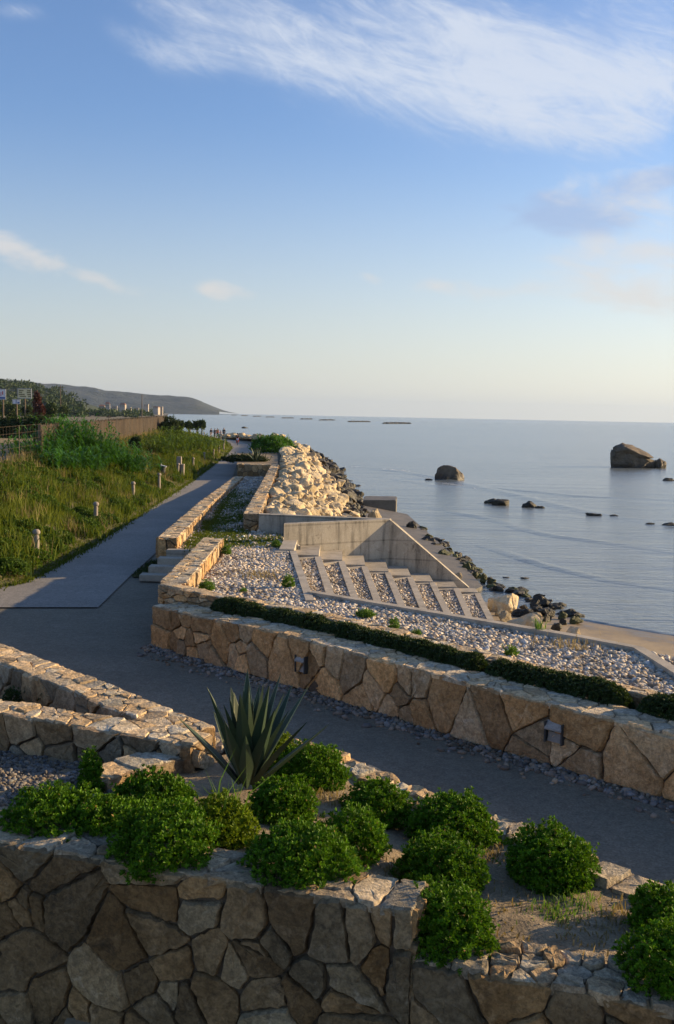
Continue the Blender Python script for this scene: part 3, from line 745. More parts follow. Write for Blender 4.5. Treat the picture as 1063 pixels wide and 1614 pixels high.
# front wall, two heights in one wall
def fy(x): return 6.47 - .305 * (x - .57)
M_front = GM
fw = empty('front_wall', (0, 0, 0), 'tall foreground wall of big irregular stones that steps down at the right', 'wall')
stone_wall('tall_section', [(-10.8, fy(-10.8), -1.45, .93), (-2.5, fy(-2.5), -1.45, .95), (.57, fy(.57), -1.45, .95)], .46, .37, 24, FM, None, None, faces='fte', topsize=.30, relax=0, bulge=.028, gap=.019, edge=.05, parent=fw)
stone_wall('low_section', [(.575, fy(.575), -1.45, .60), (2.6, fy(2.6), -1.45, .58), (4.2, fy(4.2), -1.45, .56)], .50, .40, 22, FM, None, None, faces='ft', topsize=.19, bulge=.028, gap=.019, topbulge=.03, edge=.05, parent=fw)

# planter soil
def soil_z(x, y):
    f = fy(x) + .3; b = float(np.interp(x, [q[0] for q in EDG[::-1]], [q[1] for q in EDG[::-1]])) - .3
    t = min(1, max(0, (y - f) / max(.3, b - f)))
    zf = lerp(.90, .55, min(1, max(0, (x - .1) / .7)))
    zb = .42
    z = lerp(zf, zb, t ** .9)
    if x < -1.6: z = lerp(z, .42 + .40 * (1 - t), min(1, (-1.6 - x) / .8))
    return z + .03 * mn.noise(Vector((x * 2, y * 2, 0))) + .018 * mn.noise(Vector((x * 6, y * 6, 1)))
V, Fc = [], []
us = np.linspace(-10.8, 6, 168); vs = np.linspace(0, 1, 44)
for u in us:
    y0 = fy(u) + .25
    y1 = float(np.interp(u, [-10.8, -7, -1.7] + [q[0] for q in EDG[::-1]][1:], [12.4, 11.5, 10.6] + [q[1] for q in EDG[::-1]][1:])) - .12
    for v in vs:
        y = lerp(y0, y1, v); V.append((u, y, soil_z(u, y)))
n_ = len(vs)
for i in range(len(us) - 1):
    for j in range(n_ - 1): Fc.append((i * n_ + j, (i + 1) * n_ + j, (i + 1) * n_ + j + 1, i * n_ + j + 1))
mk('planter_soil_bed', np.array(V), np.array(Fc), M['soil'], smooth=True, kind='structure')
sheet('upper_left_bed', [(-11.5, 18.9), (-5.3, 13.4), (-3.6, 11.9), (-1.9, 10.5), (-3.9, 11.2), (-11.5, 12.8)], .42, M['gravelbed'])

# ---- concrete walls by the stair
bm = bmesh.new()
slab(bm, [(-2.45, 31.05), (1.62, 30.2), (1.66, 30.5), (-2.42, 31.35)], -1.3, 1.18)
from_bm('back_parapet', bm, M['concrete'], label='low concrete parapet with pale top edge in front of the boulders', cat='wall')
a0, a1 = P(448, 826, 1.2), P(614, 818.5, 1.2)
a2 = P(740, 927, -.78)
bm = bmesh.new()
th = Vector((.0, .30, 0))
pts = [(a0.x, a0.y), (a1.x, a1.y)]
slab(bm, [(a0.x, a0.y), (a1.x, a1.y), (a1.x + .05, a1.y + .3), (a0.x, a0.y + .3)], -1.4, 1.2)
slab(bm, [(a1.x, a1.y), (a2.x, a2.y), (a2.x + .03, a2.y + .3), (a1.x + .05, a1.y + .3)], -1.9, [1.2, a2.z, a2.z, 1.2])
bmesh.ops.remove_doubles(bm, verts=bm.verts[:], dist=.001)
from_bm('stair_wall', bm, M['concrete'], label='concrete side wall whose sunlit coping slopes down along the gravel stair', cat='wall')
# kerb of the terrace
def strip_wall(bm, line, th, z0, z1):
    o2 = off_line([xy(q) for q in line], th)
    for k in range(len(line) - 1):
        slab(bm, [xy(line[k]), xy(line[k + 1]), o2[k + 1], o2[k]], z0, z1)
bm = bmesh.new(); strip_wall(bm, [KE, K2, K1, K0][::-1], .18, -1.6, .74)
bmesh.ops.remove_doubles(bm, verts=bm.verts[:], dist=.001)
from_bm('terrace_kerb', bm, M['kerb'], label='straight granite kerb edging the gravel terrace and turning toward us at its right end', cat='kerb')

# ---- gravel stair: long L shaped kerbs with gravel treads stepping down to the right
TOPS = [(467, 868), (506, 877), (543, 884), (579, 892), (616, 902), (651, 909), (686, 918), (724, 927), (757, 935)]
NEAR = [(490, 930), (527, 936), (565, 941), (601, 947), (638, 952), (674, 961), (711, 966), (745, 972), (779, 977)]
STEP = .19
st = empty('gravel_stair', (-1.0, 26.0, .0), 'wide stair of granite kerbs and gravel treads stepping down to the beach', 'stair')
def wp(o, ref): o.matrix_parent_inverse = Matrix.Translation(-Vector(ref.location)); return o
lines = []
for k in range(9):
    z = TZ + .03 - STEP * k
    a = P(*TOPS[k], z); b = P(*NEAR[k], z); d = (b - a).normalized(); b = b + d * (1.1 + .05 * k); lines.append((a, b, z))
rg = np.random.default_rng(5); tread_pts = []
for k in range(9):
    a, b, z = lines[k]
    bm = bmesh.new(); wdt = .17
    d = (b - a).normalized(); s_ = Vector((-d.y, d.x, 0))
    # long leg of the L, then the short leg at the far end running back to the kerb above
    slab(bm, [xy(a), xy(b), xy(b + s_ * -wdt), xy(a + s_ * -wdt)] if s_.x > 0 else [xy(a), xy(b), xy(b + s_ * wdt), xy(a + s_ * wdt)], z - .42, z)
    if k > 0:
        pa = lines[k - 1][0]
        q0, q1 = Vector((a.x - wdt * .9, a.y - .01, 0)), Vector((pa.x + .02, pa.y + (a.y - pa.y) * .2, 0))
        slab(bm, [(q0.x, q0.y - .18), xy(q0), xy(q1), (q1.x, q1.y - .18)], z - .4, z - .004)
    else:
        slab(bm, [(a.x - .55, a.y - .22), (a.x - .21, a.y - .22), (a.x - .21, a.y), (a.x - .55, a.y)], z - .3, z - .004)
    wp(from_bm('kerb', bm, M['kerb'], parent=st), st)
    # block behind the short leg, between the kerb above and the concrete wall
    bm = bmesh.new()
    x0_ = lines[k - 1][0].x - .05 if k else a.x - .45
    xe = a.x - .055
    ya_, yb_ = (float(np.interp(v_, [a0.x, a1.x, a2.x], [a0.y, a1.y, a2.y])) - .02 for v_ in (x0_, xe))
    yf_ = a.y + .006
    if k: yf_ = max(a.y, lines[k - 1][0].y) + .006
    if min(ya_, yb_) - yf_ > .1:
        slab(bm, [(x0_, yf_), (xe, yf_), (xe, yb_), (x0_, ya_)], z - .5, z + .03)
        wp(from_bm('step_block', bm, M['kerb'], parent=st), st)
    else: bm.free()
    if k < 8:
        a2_, b2_, z2 = lines[k + 1]
        poly = [xy(a), xy(b), (b2_.x, b2_.y), (a2_.x, a2_.y)]
        bm = bmesh.new(); slab(bm, poly, z2 - .5, z2 - .05); wp(from_bm('tread', bm, M['gravelbed'], parent=st), st)
        s = scatter([(q[0], q[1]) for q in poly], 1100, rg); tread_pts.append(np.c_[s, np.full(len(s), z2 - .05)])
for tp_ in tread_pts:
    wp(pebbles('tread_gravel', tp_, (.03, .10), M['gravel'], int(len(tp_) + tp_[0, 0] * 100) % 999, parent=st), st)

# ---- four steps up from the dark path
bm_names = []
stp = empty('stone_steps', (-4.2, 25.6, 0), 'four grey stone steps rising from the path between two low walls', 'steps')
for k in range(4):
    bm = bmesh.new(); y0 = 25.05 + .34 * k; z1 = .17 * (k + 1)
    xl = -5.0 + .17 * k
    slab(bm, [(xl, y0), (-3.50, y0 - .0), (-3.50, 26.42 if k == 3 else y0 + .37), (xl, 26.38 if k == 3 else y0 + .37)], 0, z1)
    bmesh.ops.bevel(bm, geom=[e for e in bm.edges if e.verts[0].co.z > 0.01 and e.verts[1].co.z > .01], offset=.012, segments=1, affect='EDGES')
    wp(from_bm('step', bm, M['kerb'], parent=stp), stp)
sheet('step_verge', [xy(P(207, 909)), xy(P(228, 911)), (-4.95, 26.3), (-4.95, 28.5), (-5.35, 28.5)], .004, M['bankearth'])

# apron and sea block
bm = bmesh.new()
slab(bm, [(2.0, 30.5), (4.0, 31.0), (5.0, 33.5), (4.9, 40), (4.6, 47), (4.1, 58), (1.5, 58), (1.5, 33)], -2.2, [-1.15, -1.25, -1.38, -1.36, -1.36, -1.36, -.9, -.85])
from_bm('concrete_apron', bm, M['apron'], label='damp sloping concrete apron between the sloping wall and the sea', cat='apron')
c0, c1 = P(572, 812, SEA_Z), P(624, 812, SEA_Z)
bm = bmesh.new(); slab(bm, [(c0.x, c0.y), (c1.x, c1.y), (c1.x + .25, c1.y + 3.2), (c0.x + .15, c0.y + 3.2)], -2.5, -.62)
bmesh.ops.bevel(bm, geom=bm.edges[:], offset=.05, segments=2, affect='EDGES')
bmesh.ops.subdivide_edges(bm, edges=bm.edges[:], cuts=3, use_grid_fill=True)
for v in bm.verts: v.co += Vector((0, 0, 1)) * .04 * mn.noise(v.co * 1.2)
from_bm('concrete_block', bm, M['apron'], label='dark stained concrete block standing at the water edge beyond the stair wall', cat='block')

# ================================================================== GRAVEL
rng = np.random.default_rng(3)
tp_poly = [(-2.9, 19.5)] + [q for q in off_line(BW, 1.34)[1:7] if q[0] < KE.x - .05] + [xy(KE), xy(K2), xy(K1), xy(K0), xy(P(455, 868, .7)), (-1.4, 27.2), (-2.9, 27.2)]
s = scatter(tp_poly, 26000, rng)
nb_ = np.array([mn.noise(Vector((a * 1.3, b * 1.3, 11))) + .4 * mn.noise(Vector((a * 4, b * 4, 1))) for a, b in s]); s = s[(nb_ < .30) | (rng.random(len(s)) < .30)]
pebbles('terrace_gravel', np.c_[s, np.full(len(s), TZ - .03)], (.03, .115), M['gravel'], 4)
s = scatter(poly and (strip + r_[::-1]), 5200, rng)
pebbles('strip_gravel', np.c_[s, [terr_z(0, q[1]) - .03 for q in s]], (.06, .16), M['gravel'], 6)
bot = off_line(BW, -.30); top_ = off_line(BW, .02)
s = scatter(bot + top_[::-1], 2600, rng)
sp_ = scatter(off_line(BW, -.62) + off_line(BW, -.28)[::-1], 220, rng); s = np.concatenate([s, sp_])
pebbles('verge_gravel', np.c_[s, np.full(len(s), -.028)], (.04, .12), M['bluepebble'], 8)
s = scatter([(-11.5, 18.9), (-5.3, 13.4), (-3.6, 11.9), (-1.9, 10.5), (-3.9, 11.2), (-11.5, 12.8)], 4200, rng)
pebbles('upper_bed_gravel', np.c_[s, np.full(len(s), .41)], (.04, .09), M['darkpebble'], 9)
s = scatter([(-10.5, 10.5), (-5, 8.7), (-1.9, 8.7), (-1.75, 10.1), (-3.9, 10.9), (-6, 11.3), (-10.5, 12.3)], 14000, rng)
pebbles('left_bed_gravel', np.c_[s, [soil_z(*q) for q in s]], (.025, .07), M['darkpebble'], 10)
LB = [xy(K2 + KD * .35 + KO * .005), xy(P(1016, 1026, .45)), xy(P(1110, 1038, .45)), xy(P(1180, 1075, .45)), xy(KE + KO * 1.6), xy(KE + KO * .005)]
bm = bmesh.new(); slab(bm, LB, -1.6, .42); from_bm('lower_terrace', bm, M['gravelbed'], kind='structure')
s = scatter(LB, 2600, rng)
pebbles('beach_gravel', np.c_[s, np.full(len(s), .42)], (.03, .115), M['gravel'], 12)

# ================================================================== ROCKS
SM = 0
REV = [(31.8, -2.35, 2.6), (45, -2.9, 2.7), (58, -3.3, 2.5), (65, -3.7, 2.2), (80, -4.6, 1.5), (100, -5.8, .6), (118, -7.5, -.6), (140, -10.2, -2.2), (158, -14.5, -7), (172, -22, -15)]
def rev_at(y):
    a, b = interp(REV, y); return a, b
def rev_z(y, t):
    t2 = min(1, max(0, (t - .18) / .82)); zc = lerp(1.0, 1.15, min(1, (y - 32) / 60)) if y < 120 else lerp(1.15, .5, min(1, (y - 120) / 50))
    return lerp(zc, -1.75, t2 ** 1.1)
V, Fc = [], []
ys = list(np.linspace(31.6, 172, 90)); ts = list(np.linspace(0, 1.08, 14))
for y in ys:
    a, b = rev_at(y)
    for t_ in ts: V.append((lerp(a, b, t_), y, rev_z(y, t_) - .28))
for i in range(len(ys) - 1):
    for j in range(len(ts) - 1): k = i * len(ts) + j; Fc.append((k, k + 1, k + 1 + len(ts), k + len(ts)))
mk('embankment', np.array(V), np.array(Fc), M['soil'], smooth=True, kind='structure')
RK = [rock_mesh('boulder', 40 + k, M['boulder'], 13 + k % 5, (1, .78 + .04 * (k % 4), .60 + .05 * (k % 3)), .07) for k in range(9)]
RD = [rock_mesh('dark_boulder', 60 + k, M['wetrock'], 15, (1, .82, .62), .09) for k in range(6)]
RA = [rock_mesh('algae_rock', 80 + k, M['algae'], 14, (1, .8, .6), .09) for k in range(4)]
rnd = random.Random(77); spots = []; grid = {}
def ok(x, y, r):
    gx_, gy_ = int(x // 1), int(y // 1)
    for i in (-1, 0, 1, ):
        for j in (-1, 0, 1):
            for (a, b, c) in grid.get((gx_ + i, gy_ + j), ()):
                if (a - x) ** 2 + (b - y) ** 2 < (.80 * (c + r)) ** 2: return False
    grid.setdefault((gx_, gy_), []).append((x, y, r)); return True
for it in range(34000):
    y = 31.9 + 138 * rnd.random() ** 1.5; t_ = rnd.random() * 1.02
    big = rnd.random(); r = (.18 + .30 * big ** 2.2) * (1 + .010 * (y - 32))
    a, b = rev_at(y); x = lerp(a + r * .6, b, t_)
    if y < 33 and y - r * .8 < 31.5: continue
    if 57.5 < y < 62.5 and x > 1.0: continue
    if ok(x, y, r): spots.append((x, y, rev_z(y, t_), r, t_))
spots.sort(key=lambda s_: -s_[3] / s_[1])
def darkp(s_): return s_[4] + rnd.gauss(0, .05) > (.58 if s_[1] < 70 else .50)
pale = []; dark = []
for s_ in spots: (dark if darkp(s_) else pale).append(s_)
print('boulders', len(pale), len(dark))
def rrot(): return (rnd.gauss(0, .3), rnd.gauss(0, .3), rnd.random() * 6.283)
def merged(lst, protos, name, kind='stuff', **kw):
    vs, fs, o = [], [], 0
    for (x, y, z, r, t_) in lst:
        me = protos[rnd.randrange(len(protos))]
        n = len(me.vertices); co_ = np.empty(n * 3); me.vertices.foreach_get('co', co_); co_ = co_.reshape(-1, 3)
        mm = np.array(Matrix.Rotation(rnd.random() * 6.28, 3, 'Z') @ Matrix.Rotation(rnd.gauss(0, .3), 3, 'X'))
        vs.append(co_ @ mm.T * r * 1.25 + np.array((x, y, z))); f = np.empty(len(me.loops), dtype=np.int32); me.loops.foreach_get('vertex_index', f)
        fs.append(f.reshape(-1, 3) + o); o += n
    return mk(name, np.concatenate(vs), np.concatenate(fs), protos[0].materials[0], smooth=True, kind=kind, **kw)
for n_, (lst, protos, cap, nm, lab, grp) in enumerate(((pale, RK, 205, 'boulder', 'pale yellow limestone boulder heaped on the sunlit slope between the sea wall and the sea', 'pale boulders of the revetment'),
                                       (dark, RD, 85, 'wet_boulder', 'dark wet boulder at the seaward foot of the pale boulder slope', 'dark boulders at the foot of the revetment'))):
    for (x, y, z, r, t_) in lst[:cap]:
        put(nm, protos[rnd.randrange(len(protos))], (x, y, z), (r * 1.28, r * 1.28, r * 1.28), rrot(), label=lab, cat='boulder', group=grp)
    if len(lst) > cap: merged(lst[cap:], protos, nm + '_mass')

def shore_rock(name, x0, x1, yb, hpx, me, label, cat='rock', group=None, z=SEA_Z, deep=.8, rz=None, zs=None, tilt=(0, 0)):
    p_ = P((x0 + x1) / 2, yb, z); wd = (x1 - x0) / F_PX * p_.y / 2; h = hpx / F_PX * p_.y * .82
    rot = (tilt[0], tilt[1], rnd.gauss(0, .35) if rz is None else rz)
    return put(name, me, (p_.x, p_.y + wd * deep * .7, z + h * .12), (wd * 1.08, wd * deep * 1.2, h * (1.8 if me in RK else 1.45)), rot, label=label, cat=cat, group=group)
def searock_mesh(seed, st_): return rock_mesh('sea_rock', seed, M['searock'], 18, st_, .10, 2, 28)
def wetsea(seed, st_): return rock_mesh('sea_rock', seed, M['wetrock'], 18, st_, .10, 2, 28)
shore_rock('sea_rock', 685, 736, 757, 24, searock_mesh(107, (1, .85, .78)), 'rounded brown dome shaped rock standing alone in the shallow sea', tilt=(.1, .12))
# the large leaning rock
bp = P(1000, 737, SEA_Z); u_ = bp.y / F_PX
bm = bmesh.new()
def rock_hull(bm, pts_, off):
    nb = bmesh.new()
    for (px, py, dp) in pts_: nb.verts.new(((px - 1000) * u_, dp * 1.1, (739 - py) * u_))
    r_h = bmesh.ops.convex_hull(nb, input=nb.verts[:])
    bmesh.ops.delete(nb, geom=[g for g in r_h['geom_interior'] if isinstance(g, bmesh.types.BMVert)], context='VERTS')
    bmesh.ops.bevel(nb, geom=nb.edges[:], offset=off, segments=1, affect='EDGES', clamp_overlap=True)
    me_ = D.meshes.new('tmp'); nb.to_mesh(me_); nb.free(); bm.from_mesh(me_); D.meshes.remove(me_)
rock_hull(bm, [(963, 743, 0), (962.5, 722, -.5), (963.5, 709, .2), (968, 712, -.9), (1000, 743, -1.5), (1037, 743, .3), (1034, 726, .2), (1028, 722, 2.0), (975, 743, 2.6), (1015, 743, 3.0), (970, 708, 2.0), (1005, 720, -1.1), (985, 714, -1.3), (1020, 726, -1.0)], .10)
rock_hull(bm, [(964, 712, -.9), (964, 704, -.3), (984, 706, -1.5), (979, 703, -1.2), (984, 695.5, 1.0), (993, 698, 2.0), (1008, 702, 2.4), (1021, 709.5, 2.2), (1031, 718, .8), (1030, 722, -.4), (1012, 718, -1.4), (968, 716, 1.5), (1026, 722, 2.0), (1000, 722, -1.2)], .06)
for _ in range(4):
    bmesh.ops.triangulate(bm, faces=bm.faces[:])
    bmesh.ops.subdivide_edges(bm, edges=[e for e in bm.edges if e.calc_length() > .32], cuts=1)
bmesh.ops.triangulate(bm, faces=bm.faces[:])
bm.normal_update()
for v in bm.verts:
    c = v.co
    lay = mn.noise(Vector((c.x * .25 + c.z * .5, c.y * .3, c.z * 1.7 - c.x * .5)))
    v.co += v.normal * (.13 * mn.fractal(c * .8, .9, 2.1, 5) + .10 * lay)
o = from_bm('sea_rock', bm, M['searock'], smooth=35, label='largest sea rock, a tall leaning slab with a pointed top at the right', cat='rock')
o.location = bp; o.scale = (1, 1, .90)
shore_rock('sea_rock', 1028, 1055, 738, 17, searock_mesh(103, (1, .8, .8)), 'small blunt rock against the right end of the tall leaning sea rock', tilt=(0, .2))
for (x0, x1, yb, h, lab, sd) in [(764, 790, 794, 8, 'low dark rock, left one of a touching pair awash in the sea', 1), (776, 812, 797, 12, 'peaked dark rock, right one of a touching pair awash in the sea', 2), (823, 848, 800, 10, 'flat topped dark rock with a low tail rock on its right, awash in the sea', 3),
        (843, 861, 801, 4, 'low tail rock touching the flat topped rock awash in the sea', 4), (924, 953, 813, 7, 'long low dark rock awash below the tall leaning rock', 5), (962, 981, 814.5, 4, 'tiny dark rock just right of the long low one', 6),
        (1044, 1066, 758, 5, 'low dark rock at the right picture edge under the tall leaning rock', 7), (1018, 1036, 827, 3, 'thin dark rock barely awash near the right picture edge', 8), (1046, 1070, 829, 6, 'lowest dark rock cut by the right picture edge', 9),
        (668, 684, 757, 3, 'flat sliver of rock left of the dome shaped rock', 10), (793, 806, 911, 3, 'tiny dark stone awash near the algae rocks, left of two', 11), (820, 838, 912.5, 2.5, 'flat tiny dark stone awash near the algae rocks, right of two', 12), (380, 391, 675, 3.5, 'small far rock in the sea beyond the cyclist', 13)]:
    shore_rock('sea_rock', x0, x1, yb, h, wetsea(110 + sd, (1, .75, .7)), lab, rz=rnd.gauss(0, .15))
# offshore breakwaters
for k, (x0, x1, yb, h) in enumerate([(364, 375, 654.6, 1.6), (379, 392, 655.5, 1.8), (397, 413, 656.6, 1.9), (417, 434, 657.8, 2.0), (441, 466, 659.3, 2.2), (471, 495, 661, 2.3), (500, 531, 662.6, 2.6), (544, 588, 665.2, 3.0), (598, 653, 668, 4.0)]):
    a, b = P(x0, yb, SEA_Z), P(x1, yb, SEA_Z); n = int(10 + k * 1.5); lst = []
    hh_ = h / F_PX * a.y
    for j in range(n * 6):
        q = a.lerp(b, .10 + .80 * (j + rnd.random()) / (n * 6)); e_ = min((q - a).length, (b - q).length) / (b - a).length
        lst.append((q.x, q.y + rnd.uniform(0, 6), SEA_Z + hh_ * .25 * min(1, e_ * 6), hh_ * rnd.uniform(.30, .70) * min(1, .4 + e_ * 3), 0))
    merged(lst, RD, 'breakwater', kind=None, label=['faintest and leftmost offshore rock breakwater near the headland tip', 'second offshore breakwater from the headland tip', 'third offshore breakwater from the headland tip', 'fourth offshore breakwater from the headland tip, just longer than the third',
        'fifth offshore breakwater from the headland tip', 'fourth offshore breakwater from the right end of the row', 'third offshore breakwater from the right end of the row', 'second offshore breakwater from the right end of the row', 'longest and nearest offshore rock breakwater at the right end of the row'][k], cat='breakwater', group='offshore rock breakwaters')
# rocks at the foot of the gravel stair and along the apron
pal = lambda k: RK[k % len(RK)]
for (x0, x1, yb, h, me, lab, z) in [
        (766, 823, 957, 30, RK[3], 'broad pale rock at the foot of the gravel stair', -1.25), (790, 880, 1000, 30, RK[5], 'long flat pale slab rock just beyond the terrace kerb', -1.2),
        (806, 848, 971, 14, RD[1], 'dark slab rock wedged between the pale slabs', -1.3), (828, 870, 956, 18, RD[0], 'largest dark boulder at the water edge of the rock heap', -1.45),
        (846, 879, 970, 15, RD[2], 'dark boulder just below the largest dark one in the heap', -1.4), (855, 877, 980, 15, RD[3], 'small brown boulder in the middle of the rock heap', -1.35),
        (863, 896, 996, 20, RD[4], 'grey brown pitted boulder left of the pale round boulder', -1.3), (877, 901, 976, 14, RA[0], 'green stained rock left of the bright green capped rock', -1.4),
        (898, 924, 984, 15, RA[1], 'bright green capped rock at the sandy right end of the heap', -1.4), (891, 924, 1006, 22, RK[1], 'pale round boulder on the sand at the right end of the heap', -1.25),
        (872, 888, 960, 8, RD[5], 'flat dark rock awash at the seaward tip of the heap', -1.5), (780, 800, 968, 10, RK[7], 'small pale stone between the two large pale rocks', -1.25),
        (726, 746, 897, 13, RA[2], 'mossy rock on the apron edge, upper one of three green rocks', -1.4), (743, 757, 908, 10, RA[3], 'small mossy rock between two larger green rocks on the apron edge', -1.4),
        (754, 773, 918, 18, RA[0], 'dark green rock at the lower end of the apron edge', -1.45), (714, 730, 918, 20, RK[2], 'pale pointed boulder behind the sloping coping', -1.2),
        (777, 786, 928, 7, RD[3], 'small dark stone beyond the last stair kerb', -1.4), (639, 659, 836, 20, RD[2], 'dark upright rock on the apron nearest the concrete block', -1.4),
        (655, 690, 856, 12, RD[0], 'long dark rock on the apron edge', -1.4), (688, 719, 878, 14, RA[1], 'brownish green rock row along the apron edge', -1.4), (672, 700, 862, 9, RD[4], 'low dark rock between two longer rocks on the apron edge', -1.4),
        (786, 812, 976, 14, RK[0], 'pale rock just right of the last stair kerb', -1.2), (806, 840, 990, 16, RK[8], 'pale rock at the near edge of the long flat slab', -1.2), (828, 858, 978, 15, RK[2], 'pale grey rock behind the long flat slab', -1.3),
        (838, 862, 964, 12, RD[5], 'dark filler rock between the dark boulders and the pale slab', -1.35), (852, 878, 1003, 13, RK[6], 'low pale rock near the terrace kerb left of the pale round boulder', -1.2), (818, 834, 961, 10, RD[2], 'small dark rock left of the largest dark boulder', -1.4), (878, 896, 985, 12, RD[0], 'dark rock behind the pale round boulder', -1.35),
        (578, 604, 818, 20, RK[4], 'pale boulder beside the left end of the concrete block', -.9), (590, 612, 827, 8, RK[6], 'small pale boulder below the concrete block', -1.0)]:
    shore_rock('shore_rock', x0, x1, yb, h, me, lab, z=z, deep=.75, rz=rnd.gauss(0, .3))

fr = []
for (x0, y0, x1, y1, n, z) in [(636, 822, 700, 858, 16, -1.42), (690, 856, 730, 886, 16, -1.45), (726, 884, 776, 925, 22, -1.48), (776, 926, 850, 945, 18, -1.5), (845, 945, 905, 972, 14, -1.5)]:
    for k in range(n):
        t_ = rnd.random(); px, py = lerp(x0, x1, t_) + rnd.gauss(0, 5), lerp(y0, y1, t_) + rnd.gauss(0, 3); q = P(px, py, z)
        fr.append((q.x, q.y, z, rnd.uniform(.10, .30), rnd.random()))
for (x, y, z, r, t_) in fr:
    put('fringe_rock', (RA if t_ < .4 else RD)[int(t_ * 97) % 4], (x, y, z), (r * 1.4, r * 1.2, r * .95), rrot(), label='small dark or mossy rock in the fringe along the edge of the concrete apron', cat='rock', group='small rocks fringing the apron')
def wave(pxs, wdt, h):
    pts_ = [P(x, y, SEA_Z) for x, y in pxs]; V, Fc = [], []; prof = [(-1, 0), (-.6, .15), (-.3, .55), (-.05, .95), (.15, 1), (.4, .6), (.7, .2), (1, 0)]
    line = [a.lerp(b, t_) for a, b in zip(pts_, pts_[1:]) for t_ in np.linspace(0, 1, 20, endpoint=False)] + [pts_[-1]]
    for i, q in enumerate(line):
        a, b = line[max(0, i - 1)], line[min(len(line) - 1, i + 1)]; d = (b - a).normalized(); nr = Vector((-d.y, d.x, 0)); e_ = min(1, 4 * min(i, len(line) - 1 - i) / len(line))
        k = e_ * (.65 + .6 * mn.noise(q * .12)); wob = .6 * mn.noise(q * .15 + Vector((0, 0, 4)))
        for (u, v) in prof: c = q + nr * (u * wdt + wob); V.append((c.x, c.y, SEA_Z + (.012 + h * v * k if 0 < v else -.02)))
    m_ = len(prof)
    for i in range(len(line) - 1):
        for j in range(m_ - 1): k = i * m_ + j; Fc.append((k, k + 1, k + 1 + m_, k + m_))
    mk('wave', np.array(V), np.array(Fc), M['sea'], smooth=True, kind='structure')
wave([(556, 735), (640, 744), (700, 757), (780, 774), (860, 793), (950, 810), (1070, 832)], 1.3, .12)
wave([(600, 752), (690, 766), (780, 770), (900, 781), (1070, 790)], 1.2, .08)
wave([(690, 800), (780, 822), (880, 846), (1070, 872)], .8, .06)
wave([(760, 860), (860, 892), (960, 915), (1070, 930)], .6, .05)
wave([(905, 972), (960, 984), (1010, 993), (1070, 1000)], .25, .07)
# foam lines and the wave beside the dome rock
def foam(name, pxs, wdt, seed):
    rg_ = np.random.default_rng(seed); bm = bmesh.new(); prev = None
    pts_ = [P(x, y, SEA_Z) for x, y in pxs]
    dens_ = []
    for a, b in zip(pts_, pts_[1:]):
        for tt in np.linspace(0, 1, 24, endpoint=False): dens_.append(a.lerp(b, tt))
    for i, q in enumerate(dens_):
        for _ in range(1):
            r = wdt * rg_.uniform(.15, .7); c = q + Vector((rg_.normal(0, wdt * .8), rg_.normal(0, wdt * .9), 0))
            n = 7; ring = [bm.verts.new((c.x + r * 1.6 * math.cos(6.283 * k / n) * rg_.uniform(.6, 1.2), c.y + r * .7 * math.sin(6.283 * k / n) * rg_.uniform(.6, 1.2), SEA_Z + .015 + .004 * rg_.random())) for k in range(n)]
            bm.faces.new(ring)
    return from_bm(name, bm, M['foam'], kind='stuff')
foam('sea_foam', [(560, 736), (600, 739), (640, 742), (660, 749), (685, 755)], .30, 1)
foam('sea_foam', [(700, 762), (730, 765), (760, 771)], .22, 2)
foam('sea_foam', [(925, 984), (960, 991), (1000, 999), (1030, 1003), (1066, 1010)], .03, 3)

# ================================================================== BANK THINGS
def bank_hit(px, py, zf=bank_z, y0=18, y1=186):
    d = ray(px, py); prev = None
    for k in range(1400):
        y = y0 + (y1 - y0) * k / 1400; q = EYE + d * (y / d.y)
        if q.z <= zf(q.x, q.y): return Vector((q.x, q.y, zf(q.x, q.y)))
    return P(px, py, 0)
bl = empty('bollard', (0, 0, 0), '', 'bollard')
bm = bmesh.new(); lathe(bm, [(.085, -.15), (.085, .0), (.080, .30), (.074, .60), (.074, .63)], 18); shaft = from_bm('shaft', bm, M['bollard'], smooth=40, parent=bl)
bm = bmesh.new(); lathe(bm, [(.058, .63), (.058, .66), (.095, .675), (.108, .71), (.104, .75), (.082, .785), (.045, .808), (.008, .812)], 18); cap_ = from_bm('cap', bm, M['bollard'], smooth=40, parent=bl)
BO = [(58.5, 881, 'nearest bollard, standing large in the grass at the left'), (151, 826, 'second nearest pale stone bollard in the bank grass'), (210.5, 787, 'third nearest bollard along the left side of the path'),
      (251, 769.5, 'fourth nearest bollard, beside the dark litter bin'), (260.5, 749.5, 'short pale post just right of the dark litter bin'), (280.5, 750, 'bollard standing directly in front of the stone fountain pillar'), (304.6, 738.5, 'first bollard beyond the stone fountain pillar'), (322.5, 728, 'second bollard beyond the stone fountain pillar'),
      (336.7, 722, 'third bollard beyond the stone fountain pillar'), (345.7, 714, 'fourth bollard beyond the fountain, next to the path bend'), (352.8, 709, 'fifth bollard beyond the fountain at the path bend'), (354, 702, 'bollard at the outermost point of the path bend'),
      (348, 695.5, 'far bollard before the person in dark clothes'), (339.6, 692.5, 'far bollard in front of the person in red'), (331.7, 692, 'far bollard in front of the leftmost walker'), (322, 690, 'far bollard right of the round trees'), (299.6, 686.5, 'farthest bollard, among the round trees')]
